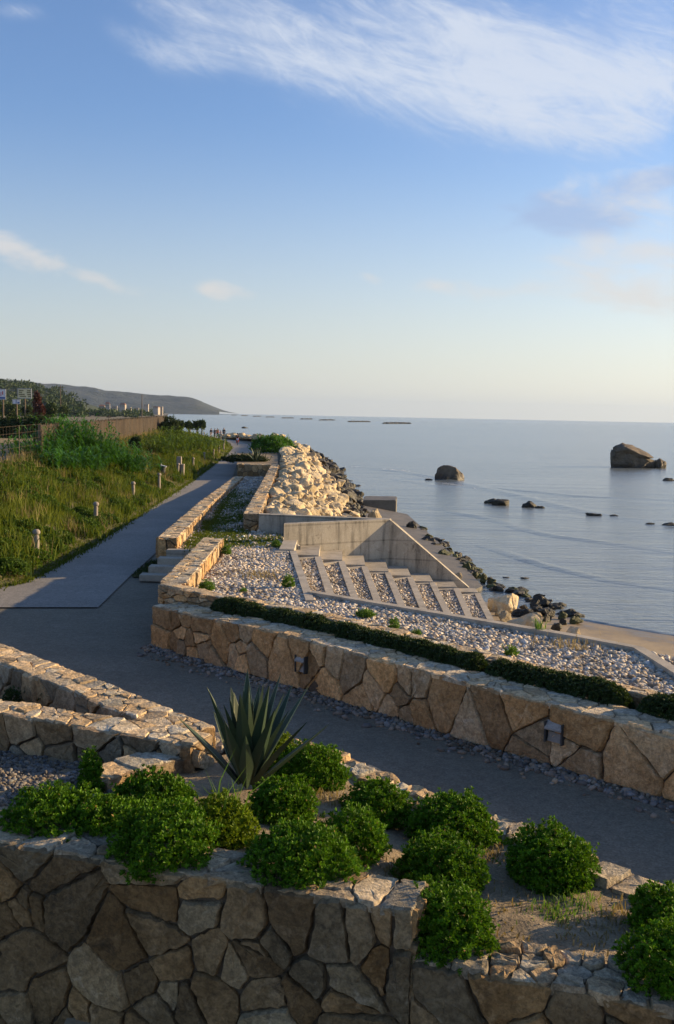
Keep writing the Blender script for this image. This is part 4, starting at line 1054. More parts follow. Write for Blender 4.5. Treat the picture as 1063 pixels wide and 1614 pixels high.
for k, (px, py, lab) in enumerate(BO):
    q = bank_hit(px, py)
    if k == 0: o = bl
    else:
        o = bl.copy(); COL.objects.link(o)
        for ch in (shaft, cap_): c = ch.copy(); COL.objects.link(c); c.parent = o
    o.location = (q.x, q.y, q.z + .0); s_ = .62 if 'short' in lab else 1.0; o.scale = (s_, s_, s_); o['label'] = lab; o['group'] = 'bollards along the path'
    o.rotation_euler = (rnd.gauss(0, .015), rnd.gauss(0, .015), rnd.random() * 6)
q = bank_hit(282, 748); u_ = q.y / F_PX
f_ = empty('drinking_fountain', q, 'tall pale stone fountain pillar with a low basin block on its right', 'fountain')
bm = bmesh.new(); box(bm, (0, .15, 13.5 * u_), (7.5 * u_, .30, 29 * u_)); bmesh.ops.bevel(bm, geom=bm.edges[:], offset=.02, segments=2, affect='EDGES'); from_bm('pillar', bm, M['bollard'], parent=f_)
bm = bmesh.new(); box(bm, (6.0 * u_, .05, 7.0 * u_), (4.6 * u_, .34, 17 * u_)); box(bm, (6.0 * u_, .05, 15.6 * u_), (5.4 * u_, .42, 1.2 * u_)); from_bm('basin', bm, M['bollard'], parent=f_)
bm = bmesh.new(); cyl(bm, (2.0 * u_, -.0, 18 * u_), (2.0 * u_, -.16, 17.5 * u_), .015, .015); from_bm('spout', bm, M['metal'], parent=f_)
q = bank_hit(256, 750); u_ = q.y / F_PX
f_ = empty('litter_bin', q, 'dark hooded litter bin on a post in the bank grass', 'bin')
bm = bmesh.new(); cyl(bm, (-2 * u_, 0, -.1), (-2 * u_, 0, 20 * u_), .03, .03); from_bm('post', bm, M['galv'], parent=f_)
bm = bmesh.new(); cyl(bm, (1 * u_, 0, 5 * u_), (1 * u_, 0, 14 * u_), 3.6 * u_, 4.2 * u_, 14); from_bm('bucket', bm, M['metal'], smooth=40, parent=f_)
bm = bmesh.new(); vv = box(bm, (2 * u_, 0, 15.5 * u_), (10 * u_, 9 * u_, 1.0 * u_)); bmesh.ops.rotate(bm, verts=bm.verts[:], cent=(2 * u_, 0, 15.5 * u_), matrix=Matrix.Rotation(.25, 3, 'Y')); from_bm('hood', bm, M['galv'], parent=f_)

# grass on the bank
rng = np.random.default_rng(21)
def bank_grass(n, y0, y1, h, wd, seed, name='grass', pw=1.6):
    rg_ = np.random.default_rng(seed)
    y = y0 + (y1 - y0) * rg_.random(n) ** pw; s = rg_.random(n) ** .9 * 1.05 + .005
    e = np.interp(y, [q[1] for q in EDGE], [q[0] for q in EDGE]); fx = np.interp(y, [q[1] for q in FENCE], [q[0] for q in FENCE])
    x = e + (fx - e) * s
    nz = np.array([mn.noise(Vector((a * .55, b * .40, 0))) + .6 * mn.noise(Vector((a * 1.7, b * 1.3, 9))) for a, b in zip(x, y)])
    nb = np.array([mn.noise(Vector((a * .35 + 40, b * .22, 4))) for a, b in zip(x, y)])
    z = np.array([bank_z(a, b) for a, b in zip(x, y)])
    hh_ = h * (0.35 + .65 * np.minimum(1, s * 5)) * (1 + 1.1 * nz).clip(.22, 2.2)
    tint = (.38 + .75 * nb + .45 * nz + .12 * (s < .12)).clip(.0, 1)
    keep = rg_.random(n) < (.66 + .9 * nz).clip(.06, 1)
    return blades(name, np.c_[x, y, z - .02][keep], hh_[keep], wd, M['grass'], seed + 1, 1.3, tint[keep], kind='stuff')
bank_grass(150000, 19, 75, .19, .022, 31)
bank_grass(46000, 62, 185, .34, .05, 33, pw=1.2)
# taller tufts and broad weeds break the grass up
n = 0
rg_ = np.random.default_rng(50); tuf = []; tt_ = []
for k in range(420):
    y = 21 + 80 * rg_.random() ** 1.4; s = .08 + .9 * rg_.random(); e = path_edge_x(y); fx, _ = fence_at(y); x = lerp(e, fx, s); z = bank_z(x, y)
    m_ = 46; r = .16 + .22 * rg_.random()
    tuf.append(np.c_[x + rg_.normal(0, r, m_), y + rg_.normal(0, r, m_), np.full(m_, z)]); tt_.append(np.full(m_, np.clip(rg_.normal(.38, .25), .02, 1)))
blades('tall_grass', np.concatenate(tuf), .48, .03, M['grass'], 51, .8, np.concatenate(tt_), kind='stuff')
tuf = []
for k in range(150):
    y = 21 + 85 * rg_.random() ** 1.3; s = .05 + .9 * rg_.random(); x = lerp(path_edge_x(y), fence_at(y)[0], s); m_ = 26; r = .10 + .2 * rg_.random()
    tuf.append(np.c_[x + rg_.normal(0, r, m_), y + rg_.normal(0, r, m_), np.full(m_, bank_z(x, y))])
blades('dry_stalks', np.concatenate(tuf), .50, .016, M['dry'], 55, .6, kind='stuff')
# broad leaved ground cover in patches
pc = []; nc_ = []
for k in range(2200):
    y = 20 + 75 * rg_.random() ** 1.3; s = .10 + .88 * rg_.random(); x = lerp(path_edge_x(y), fence_at(y)[0], s)
    if mn.noise(Vector((x * .45 + 9, y * .3, 2))) < -.1: continue
    r = rg_.uniform(.12, .4); m_ = int(90 * r / .25); d = rg_.normal(0, 1, (m_, 3)); d /= np.linalg.norm(d, axis=1, keepdims=True); d[:, 2] = np.abs(d[:, 2])
    pc.append(np.array((x, y, bank_z(x, y))) + d * (r, r, r * .8)); nc_.append(d + (0, 0, .3))
pc = np.concatenate(pc); nc_ = np.concatenate(nc_); nc_ /= np.linalg.norm(nc_, axis=1, keepdims=True)
Vt, Ft, Tt = rosettes(pc, nc_, 4, .085, .05, rg_, 1.1)
mk('ground_cover', Vt, Ft, M['groundleaf'], tint=Tt, kind='stuff')
# dry straw on the crest at the far left and by the fence
pts = []
for k in range(5200):
    y = rg_.uniform(20, 100); fx, fz = fence_at(y); x = fx + rg_.normal(.25, .45); pts.append((x, y, bank_z(x, y)))
blades('dry_grass', np.array(pts), .50, .018, M['dry'], 53, .5, kind='stuff')

# giant cane clumps
def cane(px, py, h, n, spread, seed, label, mat=None, group='cane clumps on the bank', name='cane_clump', cat='reeds'):
    q = bank_hit(px, py); rg2 = np.random.default_rng(seed); Vs, Fs, Ts = [], [], []; o_ = 0
    for s in range(n):
        bx, by = rg2.normal(0, spread, 2); hh_ = h * rg2.uniform(.55, 1.1); lx, ly = rg2.normal(0, .12, 2)
        nl = 11
        for l in range(nl):
            f = .15 + .85 * l / nl; a = rg2.random() * 6.283; L = rg2.uniform(.35, .6) * (1.15 - .4 * f); w_ = .035
            b0 = np.array([bx + lx * f * hh_, by + ly * f * hh_, f * hh_]); d_ = np.array([math.cos(a), math.sin(a), 0]); sd = np.array([-d_[1], d_[0], 0])
            m1 = b0 + d_ * L * .4 + [0, 0, L * .42]; t1 = b0 + d_ * L + [0, 0, L * .25]
            Vs += [b0 - sd * w_ * .5, b0 + sd * w_ * .5, m1 - sd * w_, m1 + sd * w_, t1]; tn = rg2.uniform(0, .5) + .5 * f * rg2.random()
            Ts += [tn * .5, tn * .5, tn, tn, tn]; Fs += [(o_, o_ + 1, o_ + 3), (o_, o_ + 3, o_ + 2), (o_ + 2, o_ + 3, o_ + 4)]; o_ += 5
    o = mk(name, np.array(Vs), np.array(Fs), mat or M['cane'], tint=Ts, label=label, cat=cat, group=group); o.location = q
    return o
for k, (px, py, h, n, sp, lab) in enumerate([(82, 724, 1.5, 60, .55, 'green cane clump at the left end of the thicket by the wire fence'), (108, 722, 2.1, 90, .7, 'tallest green cane clump in front of the brown fence'), (132, 730, 2.0, 90, .7, 'green cane clump just right of the tallest one'),
        (155, 738, 1.8, 80, .7, 'green cane clump in the middle of the thicket'), (180, 742, 1.5, 80, .6, 'lower green cane clump right of the thicket middle'), (203, 748, 1.2, 60, .55, 'lowest green cane clump at the right end of the thicket'), (128, 748, 1.2, 60, .55, 'front green cane clump below the thicket middle'), (95, 745, .9, 50, .5, 'short green cane clump at the front left of the thicket'), (40, 726, 1.0, 30, .5, 'sparse cane clump in front of the wire fence')]):
    cane(px, py, h, n, sp, 200 + k, lab)
for k, (px, py, h, n, sp, lab) in enumerate([(268, 712, 1.9, 70, .8, 'yellow green tall grass clump below the end of the brown fence'), (288, 716, 2.1, 90, 1.0, 'tallest yellow green grass clump by the path bend'), (308, 712, 1.7, 80, 1.0, 'yellow green grass clump nearest the path bend'), (250, 720, 1.4, 70, .8, 'yellow green grass clump left of the others'), (322, 706, 1.0, 60, 1.0, 'low yellow green grass clump at the right end')]):
    cane(px, py, h, n, sp, 230 + k, lab, M['bushyellow'], 'yellow green grass clumps below the fence end', 'grass_clump', 'grass clump')
q = bank_hit(268, 690); bush('shrub', q, 1.0, 1.0, 1.6, M['tree'], 240, 'dark green shrub at the right end of the brown fence', leaf=.16, dens=.9, per=5)

def tree(name, loc, crown_r, crown_h, trunk_h, mat, seed, label, cat='tree', group=None, leaf=.12, n=900, lean=0):
    rg2 = np.random.default_rng(seed); rd2 = random.Random(seed)
    e = empty(name, loc, label, cat, group)
    bm = bmesh.new(); tr = trunk_h * .055 + .02
    cyl(bm, (0, 0, -.1), (lean, 0, trunk_h), tr, tr * .65, 9)
    for k in range(6):
        a = k * 1.05 + rd2.random(); cyl(bm, (lean, 0, trunk_h * .92), (lean + crown_r * .6 * math.cos(a), crown_r * .6 * math.sin(a), trunk_h + crown_h * rd2.uniform(.3, .6)), tr * .45, tr * .12, 6)
    from_bm('trunk', bm, M['bark'], smooth=50, parent=e)
    ps = []; nc = 14
    for k in range(nc):
        d = Vector((rd2.gauss(0, 1), rd2.gauss(0, 1), rd2.gauss(0, 1))).normalized() * rd2.uniform(.35, .72)
        p_ = rg2.normal(0, 1, (n // nc, 3)); p_ /= np.linalg.norm(p_, axis=1, keepdims=True); p_ *= (.30 + .18 * rg2.random((len(p_), 1)))
        p_ = (p_ + np.array(d)) * (crown_r, crown_r, crown_h / 2) + (lean, 0, trunk_h + crown_h * .45); ps.append(p_)
    Vt, Ft, Tt = cloud_leaves(np.concatenate(ps), leaf, rg2)
    mk('crown', Vt, Ft, mat, tint=Tt, parent=e)
    return e
q = bank_hit(215, 722); u_ = q.y / F_PX
tree('round_tree', q, 9 * u_, 21 * u_, 14 * u_, M['tree'], 300, 'small dark round topped tree alone in the bank grass', leaf=.10, n=1200, lean=-2 * u_)
for k, (px, py, rr, hh_, lab) in enumerate([(285.5, 691, 5.6, 11, 'leftmost and lowest of the round trees by the far bend'), (298.5, 691.5, 6.2, 11, 'second round tree from the left by the far bend'), (311.5, 692.5, 6.0, 12, 'third round tree, crown touching its right neighbour'), (318.5, 693, 5.6, 12, 'rightmost round tree by the far bend')]):
    q = P(px, py, .2); u_ = q.y / F_PX
    tree('round_tree', q, rr * u_, hh_ * u_, (py - 675) * u_, M['tree'], 310 + k, lab, group='round trees by the far bend', leaf=.30, n=520)
q = P(304, 688, .2); u_ = q.y / F_PX
e = empty('bench', q, 'pale flat bench between the round trees at the far bend', 'bench')
bm = bmesh.new(); box(bm, (0, 0, 11 * u_), (17 * u_, .6, 1.6 * u_), .05); from_bm('seat', bm, M['pale'], parent=e)
for sx_ in (-6, 6): bm = bmesh.new(); box(bm, (sx_ * u_, 0, 5 * u_), (1.4 * u_, .5, 10.4 * u_)); from_bm('leg', bm, M['pale'], parent=e)

# fences
def along_fence(y): x, z = fence_at(y); return Vector((x, y, z))
e = empty('reed_fence', (-13.8, 46, 0), 'brown lath fence along the top of the grass bank', 'fence'); eo = Vector(e.location)
bm = bmesh.new(); yl = np.arange(46, 102.5, .11); rd2 = random.Random(4)
Vs, Fs, Ts = [], [], []
for y in yl:
    p_ = along_fence(y); q_ = along_fence(y + .085); hh_ = 1.55 + rd2.gauss(0, .05); i = len(Vs); a_, b_ = p_ - eo, q_ - eo
    for dx_ in (0, .025):
        Vs += [(a_.x + dx_, a_.y, a_.z - .1), (b_.x + dx_, b_.y, b_.z - .1), (b_.x + dx_, b_.y, b_.z + hh_), (a_.x + dx_, a_.y, a_.z + hh_ + rd2.gauss(0, .02))]
    Fs += [(i, i + 1, i + 2, i + 3), (i + 7, i + 6, i + 5, i + 4), (i + 3, i + 2, i + 6, i + 7), (i, i + 3, i + 7, i + 4), (i + 1, i + 5, i + 6, i + 2)]; Ts += [rd2.random()] * 8
mk('lath_screen', np.array(Vs), np.array(Fs), M['reed'], tint=Ts, parent=e)
for y in np.arange(46, 103, 4.0):
    p_ = along_fence(y) - eo; bm = bmesh.new(); cyl(bm, (p_.x - .07, p_.y, p_.z - .2), (p_.x - .07, p_.y, p_.z + 1.62), .05, .045, 8); from_bm('post', bm, M['wood'], parent=e)
e = empty('wire_fence', (-12.4, 28, 0), 'thin grey wire mesh fence on the bank at the left picture edge', 'fence'); eo = Vector(e.location)
bm = bmesh.new()
ysf = np.arange(22, 46.1, 2.0)
for za in np.arange(.1, 1.65, .3):
    for y0, y1 in zip(ysf, ysf[1:]): a_, b_ = along_fence(y0) - eo, along_fence(y1) - eo; cyl(bm, a_ + Vector((0, 0, za)), b_ + Vector((0, 0, za)), .003, .003, 4)
for y in np.arange(22, 46, .5): a_ = along_fence(y) - eo; cyl(bm, a_, a_ + Vector((0, 0, 1.6)), .003, .003, 4)
from_bm('mesh', bm, M['wood'], parent=e)
for y in ysf[::2]: a_ = along_fence(y) - eo; bm = bmesh.new(); cyl(bm, a_ - Vector((0, 0, .2)), a_ + Vector((0, 0, 1.62)), .022, .02, 8); from_bm('post', bm, M['wood'], parent=e)

# ================================================================== PLANTS IN THE BEDS
def soil_hit(px, py):
    z = .6
    for _ in range(8): q = P(px, py, z); z = soil_z(q.x, q.y)
    return P(px, py, z)
BS = [(85, 1346, 200, 88, 'bush', 'wide dark shrub at the left end of the planter, beside the gravel bed'), (238, 1292, 130, 80, 'bush', 'dark shrub behind the large left shrub, below the lower stone wall'),
      (165, 1335, 110, 78, 'bush', 'mid green shrub between the wide dark shrub and the large left shrub'), (258, 1388, 172, 108, 'bush', 'large green shrub at left just behind the tall wall, leaves spilling on its coping'),
      (350, 1340, 110, 92, 'bushyellow', 'loose yellow green shrub with long grass blades growing through it'), (446, 1304, 104, 74, 'bush', 'rounded shrub directly in front of the agave at its right foot'),
      (490, 1248, 118, 74, 'bush', 'shrub behind and right of the agave beside the edging wall'), (424, 1218, 90, 70, 'bushyellow', 'shrub half hidden behind the agave leaves'),
      (477, 1414, 186, 104, 'bush', 'largest central shrub just behind the tall wall'), (555, 1360, 112, 84, 'bush', 'shrub right behind the largest central shrub'), (596, 1304, 108, 68, 'bush', 'small low shrub beside the edging wall, left of the bare strip'),
      (711, 1344, 144, 82, 'bush', 'upper shrub of the column of three at the edging wall'), (693, 1424, 145, 98, 'bush', 'middle shrub of the column of three'), (704, 1536, 152, 124, 'bush', 'lowest shrub of the column of three, spilling past the step of the front wall'),
      (866, 1412, 144, 94, 'bush', 'solitary shrub on the bare soil by the edging wall'), (1046, 1488, 108, 84, 'bush', 'upper shrub at the right picture edge'), (1050, 1590, 150, 118, 'bush', 'lower shrub at the right picture edge')]
for k, (px, py, wpx, hpx, mt, lab) in enumerate(BS):
    q = soil_hit(px, py); u_ = q.y / F_PX; rx = wpx * u_ / 2 * 1.06; ry = min(rx, .46)
    dd = ray(px, 1000); dv = Vector((dd.x, dd.y, 0)).normalized()
    c = q + dv * ry * .92; c.z = soil_z(c.x, c.y) - .03
    bush('shrub', c, rx, ry, hpx * u_ * .86, M[mt], 400 + k, lab, group='evergreen shrubs of the foreground planter', leaf=.033 if mt == 'bush' else .030, lump=.24)

def blade_leaf(bm, base, az_, L, wd, el0, bend, mi_edge=True):
    """a stiff agave leaf: gutter shaped, widest at a third, ending in a spine"""
    d = Vector((math.cos(az_), math.sin(az_), 0)); s_ = Vector((-d.y, d.x, 0)); n_s = 11; prev = None
    p_ = Vector(base); e_ = el0
    for i in range(n_s + 1):
        f = i / n_s; w_ = wd * (.55 + .75 * f / .35 if f < .35 else 1.3 * (1 - ((f - .35) / .65) ** 1.5)) * .77 + .002
        th_ = .028 * (1 - f) + .003
        t_ = d * math.cos(e_) + Vector((0, 0, 1)) * math.sin(e_); up = -d * math.sin(e_) + Vector((0, 0, 1)) * math.cos(e_)
        if i: p_ = p_ + t_ * L / n_s
        e_ += bend / n_s
        ring = [bm.verts.new(p_ + s_ * w_ * .5 + up * w_ * .18), bm.verts.new(p_ + s_ * w_ * .42 + up * w_ * .20), bm.verts.new(p_ + up * th_ * .35), bm.verts.new(p_ - s_ * w_ * .42 + up * w_ * .20), bm.verts.new(p_ - s_ * w_ * .5 + up * w_ * .18), bm.verts.new(p_ - up * th_)]
        if prev:
            for k in range(6):
                f_ = bm.faces.new((prev[k], prev[(k + 1) % 6], ring[(k + 1) % 6], ring[k])); f_.material_index = 1 if k in (0, 3) else 0
        prev = ring
    bm.faces.new(prev)
def agave(loc, L, n, seed, label, wd=.115, lo=22):
    rd = random.Random(seed); e = empty('agave', loc, label, 'agave')
    for k in range(n):
        f = k / (n - 1); a = k * 2.39996 + rd.uniform(-.2, .2); el0 = R(lerp(lo, 86, f ** .8)) + rd.uniform(-.08, .08)
        bm = bmesh.new(); blade_leaf(bm, (math.cos(a) * .07 * (1 - f * .7), math.sin(a) * .07 * (1 - f * .7), .02 + .12 * f), a, L * rd.uniform(.82, 1.08) * (1 if f < .85 else .85), wd * rd.uniform(.85, 1.1), el0, rd.uniform(-.05, .22))
        o = from_bm('leaf', bm, [M['agave'], M['agaveedge']], smooth=50, parent=e)
        a_ = o.data.attributes.new('tint', 'FLOAT', 'POINT'); a_.data.foreach_set('value', np.clip(np.full(len(o.data.vertices), rd.uniform(.1, .8)), 0, 1))
    return e
q = soil_hit(388, 1246)
agave((q.x, q.y + .10, q.z), .99, 32, 7, 'large grey green agave with stiff upright leaves among the foreground shrubs', wd=.155, lo=42)
q = P(404, 728, 1.0); agave((q.x, q.y, .98), 1.05, 15, 8, 'far agave in the planter at the end of the gravel strip', wd=.15, lo=35)
q = P(385, 727, 1.0); bush('shrub', (q.x, q.y + .5, .96), 1.6, .7, .35, M['hedge'], 461, 'low dark planting at the foot of the far agave', leaf=.10, per=5)
for k, (px, py, rx, h, lab) in enumerate([(424, 712, 1.35, 1.15, 'green shrub behind the far agave at the top of the boulders'), (441, 708, 1.2, .95, 'right hand green shrub behind the far agave')]):
    q = P(px, py, 1.1); bush('shrub', q, rx, 1.1, h, M['cane'], 462 + k, lab, leaf=.14, per=5, dens=.9)

# hedges in the trough
mid = off_line(BW, .66)
def on_line(line, px):
    best = None
    for a, b in zip(line, line[1:]):
        for tt in np.linspace(0, 1, 60):
            q = Vector((lerp(a[0], b[0], tt), lerp(a[1], b[1], tt), .75)); v = CAMROT.transposed() @ (q - EYE); sx_ = CX + F_PX * v.x / -v.z
            if best is None or abs(sx_ - px) < best[0]: best = (abs(sx_ - px), q)
    return best[1]
def hedge(x0, x1, seed, label):
    rg2 = np.random.default_rng(seed); a, b = on_line(mid, x0), on_line(mid, x1)
    sel = [a] + [Vector((*m_, 0)) for m_ in mid if a.x + .05 < m_[0] < b.x - .05] + [b]
    L = [0]
    for u0, u1 in zip(sel, sel[1:]): L.append(L[-1] + (u1.xy - u0.xy).length)
    n = int(L[-1] * 2300); u = rg2.random(n) * L[-1]
    cx_, cy_ = np.interp(u, L, [s_.x for s_ in sel]), np.interp(u, L, [s_.y for s_ in sel])
    ang = rg_.random(n) * math.pi if False else rg2.random(n) * math.pi * 1.15 - .12
    lum = np.array([.16 * mn.noise(Vector((q * 1.1, seed, 0))) + .24 * mn.noise(Vector((q * 2.6, seed, 2))) + .12 * mn.noise(Vector((q * 7, seed, 4))) for q in u])
    endf = np.minimum(1, np.minimum(u, L[-1] - u) / .18) ** .5
    r = (1 + lum + rg2.normal(0, .06, n)) * np.where(rg2.random(n) < .3, .8, 1.0) * (.4 + .6 * endf)
    dirx, diry = .70, .714
    off = np.cos(ang) * r * .22 + .09
    p_ = np.c_[cx_ + dirx * off, cy_ + diry * off, (.66 + np.sin(ang) * r * .27)]
    nr = np.c_[dirx * np.cos(ang), diry * np.cos(ang), np.sin(ang) + .25] + rg2.normal(0, .35, (n, 3)); nr /= np.linalg.norm(nr, axis=1, keepdims=True)
    Vt, Ft, Tt = rosettes(p_, nr, 6, .042, .018, rg2, 1.0)
    return mk('hedge', Vt, Ft, M['hedge'], tint=Tt, label=label, cat='hedge', group='dark hedges along the retaining wall')
hedge(336, 757, 1, 'long left dark hedge in the trough behind the retaining wall'); hedge(766, 985, 2, 'middle dark hedge in the trough behind the retaining wall'); hedge(1006, 1180, 3, 'right dark hedge in the trough, cut by the picture edge')

def tuft(px, py, z, n, h, r, seed, label, mat='weed', name='weed_tuft', cat='weed', wd=.02, lean=.7, group=None, q=None):
    rg2 = np.random.default_rng(seed); q = q or P(px, py, z); p_ = np.c_[rg2.normal(0, r, n), rg2.normal(0, r, n), np.zeros(n)]
    o = blades(name, p_, h, wd, M[mat], seed, lean, label=label, cat=None if n > 60 else cat, group=group, kind='stuff' if n > 60 else None); o.location = q; return o
def leafy(px, py, z, rr, h, seed, label, mat='weed', leaf=.030, q=None):
    q = q or P(px, py, z); return bush('weed_tuft', q, rr * .58, rr * .58, h * .72, M[mat], seed, label, cat='weed', leaf=leaf, per=5, dens=.8, lump=.35)
leafy(326, 930, TZ, .26, .26, 501, 'green weed against the sunlit foot of the short stone wall'); leafy(357, 874, TZ, .2, .3, 502, 'weed at the far end of the short stone wall')
leafy(455, 925, TZ, .20, .34, 503, 'upright green weed alone in the gravel near the first stair kerb'); leafy(576, 972, TZ, .28, .14, 504, 'flat green weed in the middle of the gravel terrace')
leafy(621, 992, TZ, .14, .24, 505, 'light green weed in the gravel, left of a smaller one'); leafy(656, 1002, TZ, .12, .12, 506, 'small light green weed right of a taller one'); leafy(806, 1033, TZ, .16, .16, 507, 'bright green weed in the gravel behind the middle hedge')
leafy(436, 862, TZ, .22, .22, 508, 'dark weed at the left end of the stair wall'); leafy(385, 934, TZ, .10, .1, 509, 'pale weed in the gravel right of the wall corner')
tuft(408, 907, TZ, 260, .06, .30, 510, 'flat brown dry grass patch in the gravel', 'dry', 'dry_tuft', 'dry grass'); tuft(895, 1018, TZ, 150, .10, .26, 511, 'yellow dry grass by the terrace kerb above the pale boulder', 'dry', 'dry_tuft', 'dry grass', wd=.012)
tuft(852, 994, TZ + .03, 30, .22, .04, 512, 'single green sprig growing at the kerb', 'weed', wd=.015)
# long grass and small growth in the planter
q = soil_hit(352, 1330); tuft(0, 0, 0, 26, .62, .06, 520, 'long pale grass blades rising through the yellow green shrub', 'weed', 'grass_tuft', 'grass', .014, .55, q=Vector((q.x, q.y + .1, q.z)))
q = soil_hit(143, 1250); bush('shrub', q, .10, .10, .42, M['bush'], 521, 'slim upright shrub in front of the lower stone wall', leaf=.03)
for k, (px, py, z, lab) in enumerate([(75, 1108, .42, 'small dark shrub left of the gap between the two left walls'), (120, 1118, .42, 'dark weed in the gravel between the two left walls'), (20, 1110, .42, 'dark weed by the left picture edge between the two left walls')]):
    leafy(px, py, z, .16, .30, 525 + k, lab, 'hedge', .035)
for k, (px, py, lab) in enumerate([(872, 1446, 'scrubby low weeds at the foot of the solitary shrub'), (975, 1450, 'dry twiggy plant left of the right hand shrubs'), (905, 1425, 'thin green weeds right of the solitary shrub'), (620, 1378, 'dry growth right of the central shrubs'), (770, 1352, 'dry growth beside the upper shrub of the column'), (520, 1262, 'brown dry litter below the shrub right of the agave')]):
    q = soil_hit(px, py); tuft(0, 0, 0, 150, .07, .13, 530 + k, lab, 'dry' if k not in (0, 2) else 'weed', 'dry_tuft' if k not in (0, 2) else 'weed_tuft', 'dry grass' if k not in (0, 2) else 'weed', .010, .9, q=q)
rng = np.random.default_rng(61)
s = scatter([(-1.2, 8.2), (0, 7.3), (.9, 6.9), (3.6, 6.2), (3.2, 7.6), (1.5, 9.0), (-.2, 9.9)], 2600, rng); nzv = np.array([mn.noise(Vector((a * 1.8, b * 1.8, 7))) for a, b in s]); s = s[nzv > .12]
blades('ground_litter', np.c_[s, [soil_z(*q) for q in s]], .05, .012, M['dry'], 62, 1.2, kind='stuff')
s = scatter([(-.6, 7.6), (.9, 6.9), (3.6, 6.2), (3.2, 7.6), (1.5, 9.0), (-.2, 9.9)], 900, rng)
pebbles('soil_crumbs', np.c_[s, [soil_z(*q) - .004 for q in s]], (.008, .03), M['soil'], 63)
SR = [rock_mesh('loose_stone', 90 + k, M['walltop'], 14, (1, .8, .7), .05) for k in range(2)]
for px, py, r, lab in [(863, 1503, .045, 'upper loose white stone on the bare soil'), (951, 1533, .040, 'middle loose white stone on the bare soil'), (1018, 1588, .048, 'lower loose stone on the soil beside the shrub at the right edge')]:
    q = soil_hit(px, py); put('loose_stone', SR[int(px) % 2], (q.x, q.y, q.z + r * .4), r, rrot(), label=lab, cat='stone')
# grass bands over the upper gravel strip
pts = []
for (x0, y0, x1, y1, n) in [(290, 858, 446, 852, 2600), (300, 846, 390, 838, 2200), (318, 828, 392, 812, 2600), (345, 800, 400, 794, 1800), (350, 785, 408, 778, 1400), (322, 838, 345, 815, 1500), (340, 812, 358, 790, 1100), (358, 785, 372, 768, 900)]:
    for _ in range(n):
        t_ = rng.random(); px, py = lerp(x0, x1, t_) + rng.normal(0, 3), lerp(y0, y1, t_) + rng.normal(0, 4.5); z = .65
        for _k in range(3): q = P(px, py, z); z = terr_z(q.x, q.y)
        pts.append((q.x, q.y, z - .02))
pts = np.array(pts); ln_ = np.interp(pts[:, 1], [a[1] for a in A_R], [a[0] for a in A_R]) + .1
blades('strip_grass', pts[(pts[:, 0] > ln_)], .085, .022, M['grass'], 64, .9, rng.random(int((pts[:, 0] > ln_).sum())) * .5, kind='stuff')
s = scatter([xy(P(207, 909)), xy(P(228, 911)), (-4.95, 26.3), (-4.95, 28.5), (-5.35, 28.5)], 500, rng)
blades('verge_grass', np.c_[s, np.zeros(len(s))], .10, .02, M['hedge'], 65, .7, kind='stuff')
# short grass along the path edge
s_y = 20 + 110 * rng.random(5200) ** 1.5; s_x = np.array([path_edge_x(v) for v in s_y]) + rng.normal(-.05, .10, len(s_y))
blades('edge_grass', np.c_[s_x, s_y, np.zeros(len(s_y))], .09, .03, M['grass'], 66, .9, rng.random(len(s_y)) * .45, kind='stuff')

# ---- lamps set into the retaining wall
for k, (px, py, wpx, hpx, lab) in enumerate([(478, 1046, 17, 28, 'left hooded lamp recessed in the retaining wall'), (877, 1154, 25, 34, 'right hooded lamp recessed in the retaining wall')]):
    best = None
    d = ray(px, py)
    for a, b in zip(BW, BW[1:]):          # where the view ray meets the wall face
        A_, B_ = Vector(a), Vector(b); e_ = B_ - A_; den = d.x * e_.y - d.y * e_.x
        t_ = (A_.x * e_.y - A_.y * e_.x) / den; q = d * t_; f_ = (q.xy - A_).dot(e_) / e_.dot(e_)
        if 0 <= f_ <= 1: best = (EYE + d * t_, math.atan2(e_.y, e_.x))
    q, an = best; u_ = q.y / F_PX; wd, hh_ = wpx * u_ * 1.12, hpx * u_
    L_ = empty('wall_lamp', q, lab, 'lamp', 'lamps recessed in the retaining wall', an)
    bm = bmesh.new()
    for c, sz in (((-wd / 2 - .01, -.03, 0), (.02, .10, hh_)), ((wd / 2 + .01, -.03, 0), (.02, .10, hh_)), ((0, .03, 0), (wd, .02, hh_))): box(bm, c, sz)
    from_bm('housing', bm, M['metal'], parent=L_)
    bm = bmesh.new(); vs_ = [bm.verts.new(v) for v in [(-wd * .54, -.02, hh_ * .54), (wd * .54, -.02, hh_ * .54), (wd * .54, -.095, hh_ * .22), (-wd * .54, -.095, hh_ * .22), (-wd * .54, -.02, hh_ * .30), (wd * .54, -.02, hh_ * .30), (wd * .54, -.095, hh_ * .14), (-wd * .54, -.095, hh_ * .14)]]
    for f in ((0, 1, 2, 3), (3, 2, 6, 7), (7, 6, 5, 4), (0, 3, 7, 4), (1, 5, 6, 2), (0, 4, 5, 1)): bm.faces.new([vs_[i] for i in f])
    from_bm('hood', bm, M['lampgrey'], parent=L_)
    bm = bmesh.new(); box(bm, (0, -.02, -hh_ * .26), (wd * .9, .05, hh_ * .46)); bmesh.ops.rotate(bm, verts=bm.verts[:], cent=(0, 0, -hh_ * .48), matrix=Matrix.Rotation(-.22, 3, 'X')); from_bm('lens', bm, M['lens'], parent=L_)

